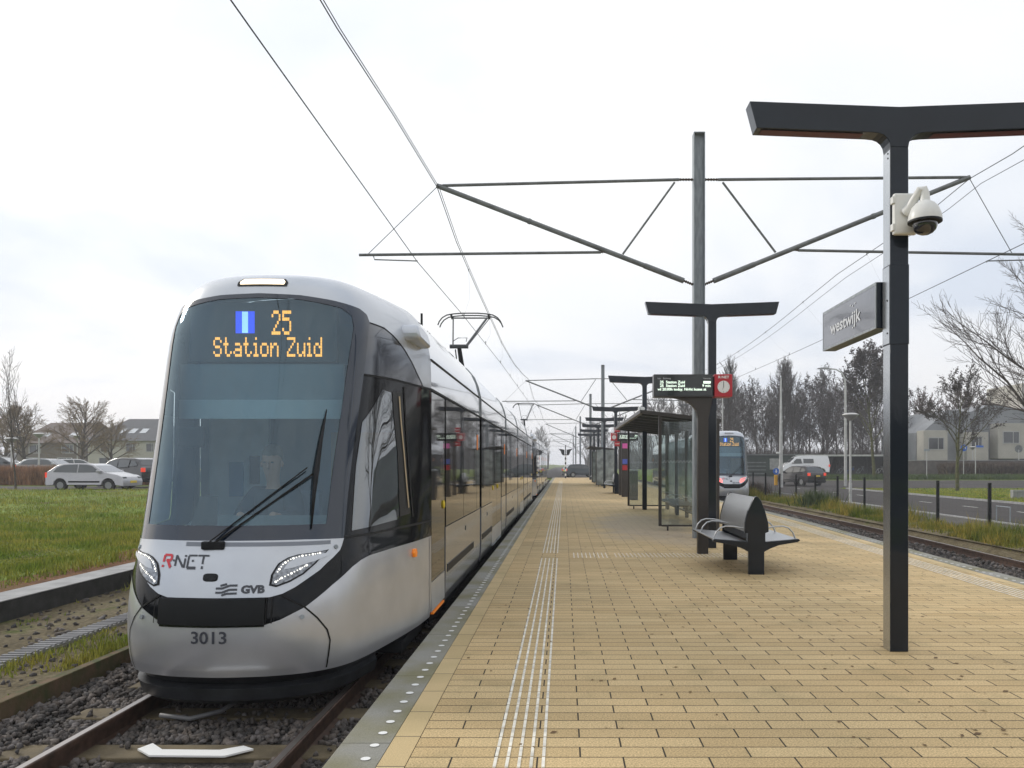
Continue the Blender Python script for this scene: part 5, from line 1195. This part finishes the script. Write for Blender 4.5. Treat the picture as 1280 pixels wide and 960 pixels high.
for i,((r_,y,sc),l) in enumerate(zip([(.125,125,1.05),(.15,118,1.0),(.075,150,.85),(.10,138,.95),(.03,190,.9),(.05,170,.8),(.168,112,1.0),(-.03,175,.75),(-.055,190,.9),(-.09,170,.9)],bl)):
    tree('far'+str(i%2),'tree',G(r_*y,y),l,gb,i,sc,seed=40+i%2,Ht=12.5,rad=.2,base=.15,spread=.6,nl1=18,levels=4,tw=4,up=.45,bark=M_bark,twr=.02)
gh='reddish bare trees behind the flats'
for i,(r_,y,l) in enumerate([(.50,112,'reddish bare tree behind the grey flats, left'),(.535,115,'reddish bare tree behind the grey flats, middle'),(.565,112,'reddish bare tree behind the grey flats, right'),(.45,118,'bare tree behind the flats by the nearest lamp post')]):
    tree('redd','tree',G(r_*y,y),l,gh,i,1,seed=51,Ht=11.5,rad=.18,base=.15,spread=.8,nl1=18,levels=4,tw=4,up=.35,bark=mat('reddish_bark',(.13,.085,.07),.9,var=.2),twr=.028)
gl='trees by the car park'
tree('young','young_tree',G(-25.2,36.8),'slim young bare tree tied to a stake on the lawn',gl,0,seed=61,Ht=6.1,rad=.045,base=.25,spread=.26,nl1=11,levels=3,tw=3,up=.6,bark=M_bark,twr=.007)
for i,(r_,y,sc,l) in enumerate([(-.602,70,1.0,'brownish weeping bare tree behind the silver hatchback'),(-.672,72,.95,'brownish weeping bare tree at the left edge behind the reed bed'),(-.565,80,.8,'brownish bare tree in front of the hipped roof house'),(-.70,78,1.0,'brownish bare tree cut by the left edge of the picture')]):
    tree('willow','willow_tree',G(r_*y,y),l,gl,i*1.7,sc,seed=71,Ht=6.2,rad=.20,base=.22,spread=.95,nl1=18,levels=4,tw=5,up=.25,droop=.16,bark=M_bark,twig=M_willow,twr=.011)
# far-off woods along the horizon, plus an unseen belt added for reflections
pts=[]
for i in range(26000):
    a=random.uniform(-1.0,.9); y=random.uniform(260,420); k=mnoise.noise(Vector((a*14,y*.01,3)))
    if -.02<a<.03: continue
    pts.append((a*y,y,-.5,1+.5*k))
for i in range(9000):  # unseen belt added behind the camera to darken reflections
    a=random.uniform(PI*.97,PI*2.03); d_=random.uniform(75,95); pts.append((d_*math.cos(a),d_*math.sin(a)-5,-.5,1+.4*mnoise.noise(Vector((a*6,0,5)))))
blades('far_woods',pts,4,9,.9,M_barkd,'far-off strip of bare woods along the horizon, plus an unseen belt added behind the camera','woods',lean=.25)
# hedges / reeds
pts=[(random.uniform(-44,-26.0),random.uniform(49.5,52.5),H(-34,51)-.02) for i in range(26000)]
pts=[(x,y,z,1.0 if x<-27.5 else .5) for x,y,z in pts]
blades('reed_bed',pts,.9,1.35,.05,M_reed,'strip of dry reddish reeds between the lawn and the parked cars','reeds',lean=.25)
pts=[(random.uniform(40,64),random.uniform(83,85.5),H(50,84)-.02) for i in range(24000)]
blades('hedge',pts,.9,1.7,.09,M_shrub,'brown bare hedge in front of the garden wall of the flats','hedge')
pts=[(random.uniform(24.5,33),random.uniform(93,95),H(30,94)) for i in range(7000)]
pts+=[(x,random.uniform(108,112),H(30,110),1.7) for x in [random.uniform(17,50) for i in range(14000)]]
pts=[tuple(p)+((1.0,) if len(p)<4 else ()) for p in pts]
blades('undergrowth',pts,.8,2.4,.14,M_barkd,'dark undergrowth at the foot of the wood','bushes')
for i,(x,y) in enumerate([(11.6,48),(10.5,33)]):
    pts=[(x+random.gauss(0,.35),y+random.gauss(0,.6),H(x,y)) for q in range(500)]
    blades('shrub',pts,.3,.85,.04,M_green if i else M_shrub,['dark low shrub at the wire fence by the distant tram','green weedy shrub at the wire fence'][i],'shrub')

# ------------------------------------------------------------------ wire fence, lamps, poles, signs on the right
F_=thing('wire_fence','black post and wire mesh fence between the far track and the road','fence',(10.9,10,-.2))
for i in range(26):
    y=14.8+2.84*i+.0
    MB().box(10.87,10.94,y-.035,y+.035,-.35,1.12).build('post',M_mblack,F_,bevel=.006)
wm=MB()
for z in np.arange(-.1,1.06,.145): wm.tube([(10.9,14.8,z),(10.9,86,z)],.0022 if z<1 else .004,3,False)
for y in np.arange(14.8,50,.2): wm.tube([(10.9,y,-.15),(10.9,y,1.05)],.0016,3,False)
wm.build('wire_mesh',mat('fence_wire',(.10,.11,.11),.5,.4),F_)
def mushroom(x,y,h,label,g_='mushroom street lamps',m_=M_lgalv):
    t=thing('street_lamp',label,'street lamp',G(x,y),0,g_)
    MB().tube([(0,0,-.1),(0,0,.9),(0,0,.92),(0,0,h-.35)],[.07,.07,.05,.045],12).build('post',m_,t,rel=False,smooth='auto')
    MB().lathe([(.045,h-.36),(.10,h-.34),(.30,h-.16),(.36,h-.10)],(0,0,0),'z',24).build('shade',M_lampoff,t,rel=False,smooth='auto')
    MB().lathe([(.37,h-.10),(.36,h-.07),(.22,h-.015),(.02,h)],(0,0,0),'z',24).build('cap',M_lgalv,t,rel=False,smooth='auto')
    return t
mushroom(13.05,36.4,4.1,'near mushroom-headed street lamp between the fence and the road')
mushroom(-36.4,55.5,3.25,'mushroom-headed lamp standing behind the silver hatchback reeds, right one of two','mushroom lamps of the car park')
mushroom(-35.2,51,3.0,'mushroom-headed lamp at the left edge beside the young tree','mushroom lamps of the car park')
mushroom(-46.2,76,3.6,'small lamp post in front of the hipped roof house','mushroom lamps of the car park')
mushroom(45,88,3.3,'small mushroom-headed lamp in front of the pale flats')
t=thing('street_lamp','tall street lamp with a long curved arm above the road','street lamp',G(22.2,63))
MB().tube([(0,0,-.1),(0,0,7.8),(-.06,0,8.5),(-.3,0,8.95),(-.75,0,9.22),(-1.3,0,9.28)],[.12,.075,.065,.055,.05,.05],12).build('post',M_lgalv,t,rel=False,smooth='auto')
MB().prism([(-2.25,9.24),(-1.3,9.22),(-1.3,9.33),(-1.7,9.38),(-2.2,9.32)],'y',-.12,.12).build('lamp_head',M_lampoff,t,rel=False,bevel=.01)
t=thing('camera_pole','tapered pale pole with a small box lamp, left of the white van','pole',G(16.3,60.0))
MB().tube([(0,0,-.1),(0,0,4.9),(0,0,8.2)],[.17,.10,.05],12).build('post',M_lgalv,t,rel=False,smooth='auto')
MB().box(-.35,-.05,-.08,.08,2.55,2.68).build('side_lamp',M_plas,t,rel=False,bevel=.01)
t=thing('lamp_pole','thin pale pole behind the distant tram roof','pole',G(15.5,78)); MB().tube([(0,0,-.1),(0,0,8.3)],[.1,.05],10).build('post',M_lgalv,t,rel=False,smooth='auto')
t=thing('traffic_bollard','yellow traffic bollard with a round blue arrow sign','bollard',G(17.3,65.2))
MB().box(-.13,.13,-.08,.08,-.05,.85).build('post',mat('bollard_yellow',(.80,.42,.02),.5),t,rel=False,bevel=.03)
MB().lathe([(.26,0),(.26,.02)],(0,-.10,1.15),'y',24).build('disc',mat('sign_blue',(.02,.13,.55),.4),t,rel=False); MB().prism([(-.05,1.30),(.05,1.30),(.05,1.12),(.12,1.16),(0,1.0),(-.12,1.16),(-.05,1.12)],'y',-.112,-.102).build('arrow',M_wht,t,rel=False)
def blue_sign(x,y,h,label,arrow=True):
    t=thing('road_sign',label,'road sign',G(x,y)); MB().tube([(0,0,-.1),(0,0,h)],.03,8).build('post',M_lgalv,t,rel=False)
    MB().lathe([(.34,0),(.34,.02)],(0,-.06,h-.1),'y',28).build('disc',MATS['sign_blue'],t,rel=False)
    MB().tube([(-.15,-.07,h-.22),(-.14,-.07,h-.05),(0,-.07,h+.05),(.14,-.07,h-.05),(.15,-.07,h-.22)],.035,4).build('arrow',M_wht,t,rel=False)
blue_sign(40.5,81,3.1,'round blue road sign on a pole right of the island tree')
t=thing('street_sign','small blue street name plate on a pole in front of the pale flats','road sign',G(41.7,81)); MB().tube([(0,0,-.1),(0,0,3.6)],.04,8).build('post',M_lgalv,t,rel=False); MB().box(.05,.8,-.05,-.03,3.05,3.25).build('plate',MATS['sign_blue'],t,rel=False)
t=thing('marker_post','small pale post on the grass at the near side of the pale flats','pole',G(34.5,76)); MB().tube([(0,0,-.1),(0,0,2.9)],.035,8).build('post',M_lgalv,t,rel=False); MB().box(-.25,.25,-.03,.03,2.7,2.9).build('plate',M_galv,t,rel=False)
t=thing('round_sign','round sign seen from the back at the right edge of the picture','road sign',G(49.5,87)); MB().tube([(0,0,-.1),(0,0,2.9)],.04,8).build('post',M_lgalv,t,rel=False); MB().lathe([(.42,0),(.42,.03)],(0,0,3.0),'y',24).build('disc',M_galvd,t,rel=False)
t=thing('utility_box','small pale utility box on the grass island at the right edge','box',G(23.6,41.5)); MB().box(-.35,.35,-.15,.15,-.05,.42).build('body',M_conc,t,rel=False,bevel=.02)
t=thing('barrier_rail','low white hoop barrier beside the road at the right','hoop',G(13.3,24.2))
MB().tube([(-.0,-.38,-.1),(0,-.38,.48),(0,.38,.48),(0,.38,-.1)],.018,8).build('tube',M_galv,t,rel=False,smooth='auto')
# ------------------------------------------------------------------ buildings
def window(parent,x0,x1,z0,z1,y,fm,gm):
    f=MB(); w=.09
    f.box(x0,x1,y-.05,y,z0,z0+w).box(x0,x1,y-.05,y,z1-w,z1).box(x0,x0+w,y-.05,y,z0+w,z1-w).box(x1-w,x1,y-.05,y,z0+w,z1-w).box((x0+x1)/2+.2,(x0+x1)/2+.2+w*.7,y-.05,y,z0+w,z1-w)
    o=f.build('window',fm,parent)
    me=MB().box(x0+w,x1-w,y-.012,y-.004,z0+w,z1-w); off=parent.location
    p=bpy.data.meshes.new('pane'); p.from_pydata([tuple(Vector(q)-off) for q in me.v],[],me.f); p.materials.append(gm); po=bpy.data.objects.new('pane',p); COL.objects.link(po); po.parent=o
M_pane=mat('house_pane',(.045,.05,.055),.08,coat=1); M_paleb=mat('pale_render',(.44,.42,.37),.9,var=.08,vscale=.8); M_slate=mat('grey_slate',(.22,.23,.245),.6,var=.12,vscale=.7); M_fr=mat('window_frame',(.42,.42,.41),.5)
zb=.25
B=thing('apartment_block','row of flats with grey slate fronts and pale projecting boxes','building',(52,92,zb))
MB().prism([(40.5,zb-.5),(70,zb-.5),(70,7.4),(57.2,7.4),(56.6,8.6),(52.3,7.9),(49.5,8.5),(46.8,7.6),(44.2,7.8),(41.2,5.2),(40.5,5.2)],'y',92,102).build('wall',M_slate,B)
for x0,x1,z0,z1,ws in ((40.6,43.3,1.9,5.4,[(41.1,42.9,3.2,4.6)]),(45.5,47.9,1.9,5.2,[(45.9,47.2,3.4,4.7)]),(49.0,52.0,2.2,6.2,[(49.5,51.4,3.9,5.3)])):
    MB().box(x0,x1,90.2,91.998,z0,z1).build('projecting_box',M_paleb,B,bevel=.02)
    for a in ws: window(B,a[0],a[1],a[2],a[3],90.195,M_fr,M_pane)
for a in ((40.9,42.7,.9,1.6),(44.0,45.2,.9,2.0),(52.3,54.2,.6,2.6),(54.6,57.0,.6,2.6),(53.0,54.6,4.0,5.4),(55.6,57.2,4.2,5.6)): window(B,*a,91.995,M_fr,M_pane)
MB().box(55.0,62.0,96,104,7.5,11.3).build('rear_tower',M_paleb,B)
t=thing('garden_wall','grey brown garden wall in front of the flats','wall',(46,87,zb)); MB().box(35.8,52.6,86.9,87.1,-.1,1.95).build('wall',mat('wall_brick',(.11,.095,.085),.9,var=.2,vscale=2),t); MB().box(35.75,52.65,86.85,87.15,1.953,2.02).build('coping',M_conc,t)
t=thing('bike_shed','long low dark shelter with a pale flat roof edge, behind the white van','shed',(33,91,zb))
MB().box(25.6,38.6,90,93,2.50,2.60).build('roof',mat('roof_felt',(.09,.09,.09),.8),t); MB().box(25.5,38.7,89.93,89.995,2.47,2.66).build('fascia',M_lgalv,t)
for x in np.arange(25.8,38.6,2.1): MB().box(x,x+.1,90.1,90.2,0,2.498).build('post',M_mblack,t)
MB().box(25.6,38.6,92.8,92.9,0,2.49).build('back_wall',mat('shed_back',(.035,.033,.032),.8,var=.3),t)
for i,x in enumerate((31.5,32.6,33.7,34.8,35.9)):
    b_=thing('bicycle','bicycle parked under the low shelter, number %d of the row from the van'%(i+1) if 0 else ['bicycle nearest the van under the low shelter','bicycle second from the van under the low shelter','bicycle in the middle of the row under the low shelter','bicycle second from the right under the low shelter','rightmost bicycle under the low shelter'][i],'bicycle',(x,91.0,zb),R(12),'bicycles in the shelter')
    for a in (-.52,.52): MB().lathe([(.33,-.012),(.35,0),(.33,.012),(.31,0)],(a,0,.34),'y',20).build('wheel',M_tyre,b_,rel=False)
    MB().tube([(-.52,0,.34),(-.15,0,.8),(.38,0,.85),(-.05,0,.32),(-.15,0,.8)],.02,5).tube([(-.05,0,.32),(-.52,0,.34)],.015,5).tube([(.52,0,.34),(.36,0,.98)],.02,5).build('frame',[M_galv,MATS['sign_blue'],M_galv,M_mblack,M_plas][i],b_,rel=False)
    MB().tube([(.36,-.28,1.02),(.36,.28,1.02)],.015,5).build('handlebar',M_tube,b_,rel=False); MB().box(-.30,-.05,-.06,.06,.90,.95).build('saddle',M_mblack,b_,rel=False,bevel=.02)
t=thing('green_hut','dark green hut with a pale notice board beside the distant tram','hut',(20,87,zb))
MB().box(17.5,25.2,87,89.5,-.1,2.55).build('wall',mat('hut_green',(.035,.05,.042),.6,var=.15,vscale=2),t,bevel=.02); MB().box(17.3,25.4,86.8,89.7,2.553,2.66).build('roof',M_galvd,t)
MB().box(22.4,23.4,86.93,86.99,1.0,2.2).build('notice_board',M_conc,t)
for k_ in range(4): MB().box(19,22,86.96,86.99,.5+k_*.4,.62+k_*.4).build('slat',M_galvd,t)
M_wallb=mat('brown_house_wall',(.17,.145,.12),.9,var=.1,vscale=1)
def house(x0,x1,y0,y1,zb,ze,zr,label,roofm,wins,sky_=0,hip=2.5):
    t=thing('house',label,'house',((x0+x1)/2,y0,zb),0,'houses behind the car park')
    MB().box(x0,x1,y0,y1,zb-.4,ze).build('wall',M_wallb if roofm is M_roofb else M_paleb,t)
    ym=(y0+y1)/2; o=.4
    v=[(x0-o,y0-o,ze-.05),(x1+o,y0-o,ze-.05),(x1+o,y1+o,ze-.05),(x0-o,y1+o,ze-.05),(x0+hip,ym,zr),(x1-hip,ym,zr)]
    rf=MB().add(v,[(0,1,5,4),(1,2,5),(2,3,4,5),(3,0,4),(3,2,1,0)]).build('roof',roofm,t)
    for w in wins: window(t,*w,y0-.003,M_fr,M_pane)
    sl=(zr-ze+.05)/(ym-y0+o)
    for k_ in range(sky_):
        x=x0+hip+ (x1-x0-2*hip)*(k_+.5)/sky_; y=y0+1.2; z=ze-.05+sl*(y-y0+o)
        q=MB().add([(x-.4,y,z+.04),(x+.4,y,z+.04),(x+.4,y+1.0,z+sl+.04),(x-.4,y+1.0,z+sl+.04)],[(0,1,2,3)]); me=bpy.data.meshes.new('skylight'); me.from_pydata([tuple(Vector(p)-t.location) for p in q.v],[],q.f); me.materials.append(M_paneL); oo=bpy.data.objects.new('skylight',me); COL.objects.link(oo); oo.parent=rf
    return t
M_paneL=mat('skylight_pane',(.45,.48,.5),.08,.5,coat=1); M_roofd=mat('roof_dark',(.055,.058,.065),.5,var=.1); M_roofb=mat('roof_brown',(.13,.10,.085),.8,var=.15,vscale=1)
house(-56.5,-47.5,95,104,.6,4.4,7.2,'pale house with a dark hipped roof and skylights, behind the dark cars',M_roofd,[(-55.2,-53.4,.9,2.4),(-51.0,-49.2,.9,2.4),(-55,-53.8,3.0,4.1),(-52,-50.8,3.0,4.1),(-49.6,-48.6,3.0,4.1)],3)
house(-67,-58.5,98,108,.6,4.2,6.9,'brown roofed house behind the weeping bare tree',M_roofb,[(-66,-64.4,.9,2.4),(-62,-60.2,.9,2.4),(-65.5,-64,2.9,4.0),(-61.5,-60,2.9,4.0)],2,1)
house(-46.5,-38,100,108,.6,4.0,5.9,'low pale house half hidden by the tram',M_roofd,[(-45.5,-44,.9,2.4),(-42,-40,.9,2.4)],0)
# ------------------------------------------------------------------ cars
def arch(cx,r,z0,n=7): return [(cx+r*math.cos(a),z0+r*math.sin(a)) for a in [PI*(1-k/(n-1)) for k in range(n)]]
def car(name,label,cat,loc,rz,col,kind='hatch',group=None,taillit=False):
    t=thing(name,label,cat,loc,rz,group); m=mat('car_paint_'+name+'_%d'%round(col[0]*1000),col,.25,.35 if col[0]>.1 else 0,coat=.8,var=.03)
    K={'hatch':dict(W=1.70,belt=.90,wb=(-1.28,1.27),r=.30,
        top=[(-2.06,.36),(-2.09,.62),(-2.05,.90),(-1.98,1.0),(-1.48,1.33),(-1.15,1.40),(-.5,1.42),(.1,1.40),(.42,1.33),(1.12,.95),(1.75,.83),(2.0,.72),(2.08,.52),(2.06,.30)],
        wins=[[(-1.66,.97),(-1.50,1.19),(-1.15,1.33),(-.42,1.36),(-.40,.95)],[(-.33,.95),(-.34,1.36),(.08,1.345),(.36,1.28),(.86,.96)]],ws=(8,9),rw=(3,4)),
      'suv':dict(W=1.78,belt=1.0,wb=(-1.25,1.30),r=.34,
        top=[(-2.02,.40),(-2.08,.70),(-2.04,1.05),(-1.95,1.12),(-1.62,1.52),(-1.3,1.58),(-.3,1.61),(.2,1.57),(.5,1.47),(1.15,1.08),(1.85,.92),(2.05,.75),(2.08,.35)],
        wins=[[(-1.70,1.18),(-1.45,1.42),(-1.15,1.44),(-1.1,1.12)],[(-1.03,1.10),(-1.05,1.47),(-.25,1.50),(-.22,1.06)],[(-.15,1.06),(-.18,1.50),(.2,1.48),(.42,1.40),(.92,1.06)]],ws=(8,9),rw=(3,4)),
      'van':dict(W=1.9,belt=1.15,wb=(-1.55,1.60),r=.32,
        top=[(-2.35,.35),(-2.38,.8),(-2.36,1.3),(-2.28,1.86),(-2.1,1.93),(-.3,1.95),(.7,1.90),(1.05,1.78),(1.68,1.22),(2.2,1.02),(2.36,.80),(2.38,.35)],
        wins=[[(-.75,1.22),(-.75,1.62),(.28,1.62),(.28,1.20)],[(.42,1.16),(.50,1.62),(.95,1.62),(1.42,1.20),(1.40,1.14)]],ws=(7,8),rw=(2,3))}[kind]
    W=K['W']; rr=K['r']; bl=K['belt']
    low=[(K['top'][-1][0],.24)]+arch(K['wb'][1],rr+.05,.30)[::-1]+arch(K['wb'][0],rr+.05,.30)[::-1]+[(K['top'][0][0],.26)]
    tp=lambda z,x=0:1-.22*max(0,z-bl)/(.6)-.05*max(0,.5-z)-.03*(abs(x)/2)**4
    b=MB().prism(K['top']+low,'y',-W/2,W/2); b.v=[(x,y*tp(z,x),z) for x,y,z in b.v]; b.build('body',m,t,rel=False,bevel=.035,smooth='auto')
    for s in (-1,1):
        for w in K['wins']:
            MB().add([(x,s*(W/2*tp(z,x)+.006),z) for x,z in w],[tuple(range(len(w)))]).build('side_window',M_carglass,t,rel=False)
        xm=K['wins'][-1][-1][0]-.05; MB().box(xm-.08,xm+.10,s*(W/2-.03),s*(W/2+.16),bl+.03,bl+.17).build('wing_mirror',m if kind!='suv' else M_mblack,t,rel=False,bevel=.03)
        hz=K['top'][-4][1] if kind!='van' else .85
        xf=K['top'][-3][0]
        MB().box(xf-.30,xf+.03,s*W*.28,s*W*.46,.60 if kind=='hatch' else .72,.74 if kind=='hatch' else .92).build('headlight',M_hlglass,t,rel=False,bevel=.02)
        xr=K['top'][1][0]; MB().box(xr-.015,xr+.10,s*W*.36,s*W*.482,.68 if kind=='hatch' else .82,.95 if kind=='hatch' else 1.05).build('tail_light',mat('car_tail',(.5,.03,.02),.2,coat=.5,emit=(1,.08,.03),estr=.5 if 1 else 0),t,rel=False,bevel=.015)
        MB().box(K['wb'][0]+.45,K['wb'][1]-.45,s*(W/2-.02),s*(W/2+.012),.44,.52).build('side_trim',M_mblack,t,rel=False)
        for a in K['wb']:
            q=thing('x','','',(0,0,0)) if False else None
            ty=MB().lathe([(rr*.62,-.10),(rr*.97,-.10),(rr,-.06),(rr,.06),(rr*.97,.10),(rr*.62,.10)],(a,s*(W/2-.13),rr),'y',24).build('wheel',M_tyre,t,rel=False,smooth='auto')
            MB().lathe([(rr*.60,-.105),(rr*.5,-.08),(rr*.12,-.09),(rr*.12,.09),(rr*.5,.08),(rr*.60,.105)],(a,s*(W/2-.13),rr),'y',10).build('rim',M_rim,t,rel=False)
    for (i,j),nm in ((K['ws'],'windscreen'),(K['rw'],'rear_window')):
        (xa,za),(xb_,zb_)=K['top'][i],K['top'][j]; d=Vector((xb_-xa,zb_-za)).normalized(); n_=Vector((-d.y,d.x)); 
        p1=Vector((xa,za))+d*.07+n_*.012; p2=Vector((xb_,zb_))-d*.05+n_*.012; w1_,w2_=W/2*tp(za)-.09,W/2*tp(zb_)-.09
        MB().add([(p1.x,-w1_,p1.y),(p1.x,w1_,p1.y),(p2.x,w2_,p2.y),(p2.x,-w2_,p2.y)],[(0,1,2,3)]).build(nm,M_carglass,t,rel=False)
    MB().box(K['top'][-2][0]+.01 if kind!='hatch' else 2.06,2.10 if kind!='van' else 2.40,-.26,.26,.42,.53).build('number_plate',M_hiviz,t,rel=False)
    xr=K['top'][1][0]; MB().box(xr-.03,xr+.01,-.26,.26,.55 if kind=='hatch' else .75,.66 if kind=='hatch' else .86).build('number_plate',M_hiviz,t,rel=False)
    MB().box(xr-.04,xr+.12,-W*.46,W*.46,.30,.50).build('rear_bumper',M_mblack if kind!='hatch' else m,t,rel=False,bevel=.03)
    return t
car('parked_car','silver parked hatchback seen from its side beyond the lawn','car',(-24.2,41.3,.22),R(-4),(.42,.42,.44),'hatch')
car('parked_car','black parked car with a glowing red tail light, between the silver hatchback and the tram','car',(-24.6,45.2,.34),R(158),(.02,.022,.028),'suv')
car('parked_car','dark car mostly hidden by the tram, next to the black one','car',(-24.4,50.5,.45),R(158),(.10,.11,.13),'suv')
car('parked_car','grey car with a pale windscreen behind the reeds at the left edge','car',(-43.0,61,.62),R(8),(.05,.055,.06),'suv','cars behind the reeds')
car('parked_car','small white car behind the reeds beside the mushroom lamp','car',(-38.6,63,.58),R(60),(.6,.6,.6),'hatch','cars behind the reeds')
car('parked_car','pale car behind the reeds nearest the silver hatchback','car',(-38.2,62.8,.62),R(-3),(.40,.42,.44),'hatch','cars behind the reeds').location=(-37.2,58,.58)
car('van','white van with dark side windows on the road before the bike shed','van',(24.3,81,.50),R(180),(.72,.72,.72),'van')
car('moving_car','dark car seen from behind on the road in front of the white van','car',(18.9,64.0,H(18.9,64)+.02),R(112),(.022,.02,.022),'suv')
car('crossing_car','dark green car standing at the level crossing beyond the platform end','car',(2.05,96.5,-.02),R(18),(.02,.035,.04),'suv')
t=thing('signal_post','black and white striped signal post with two black lamp hoods at the platform end','signal',(.22,90,0))
for k_ in range(10): MB().tube([(0,0,k_*.26),(0,0,k_*.26+.258)],.085,12).build('band',M_wht if k_%2 else M_blk,t,rel=False,smooth='auto')
MB().tube([(0,0,2.6),(0,0,3.75)],.05,8).box(-.35,.35,-.04,.04,2.58,2.66).build('top_pole',M_mblack,t,rel=False)
for s in (-1,1): MB().prism([(s*.12,2.66),(s*.42,2.66),(s*.55,3.05),(s*.80,3.30),(s*.5,3.28),(s*.12,3.2)],'y',-.18,.12).build('lamp_hood',M_mblack,t,rel=False,bevel=.02)
# haze
hz=MB().box(-520,520,-60,470,-1.5,16).build('haze',M_wht); hz['kind']='stuff'
hm=bpy.data.materials.new('haze_air'); hm.use_nodes=True; nt=hm.node_tree; nt.nodes.clear(); o_=N(nt,'ShaderNodeOutputMaterial'); pv=N(nt,'ShaderNodeVolumePrincipled')
pv.inputs['Color'].default_value=(.93,.95,1,1); pv.inputs['Density'].default_value=.0012; pv.inputs['Anisotropy'].default_value=.2; nt.links.new(pv.outputs[0],o_.inputs['Volume'])
hz.data.materials.clear(); hz.data.materials.append(hm)
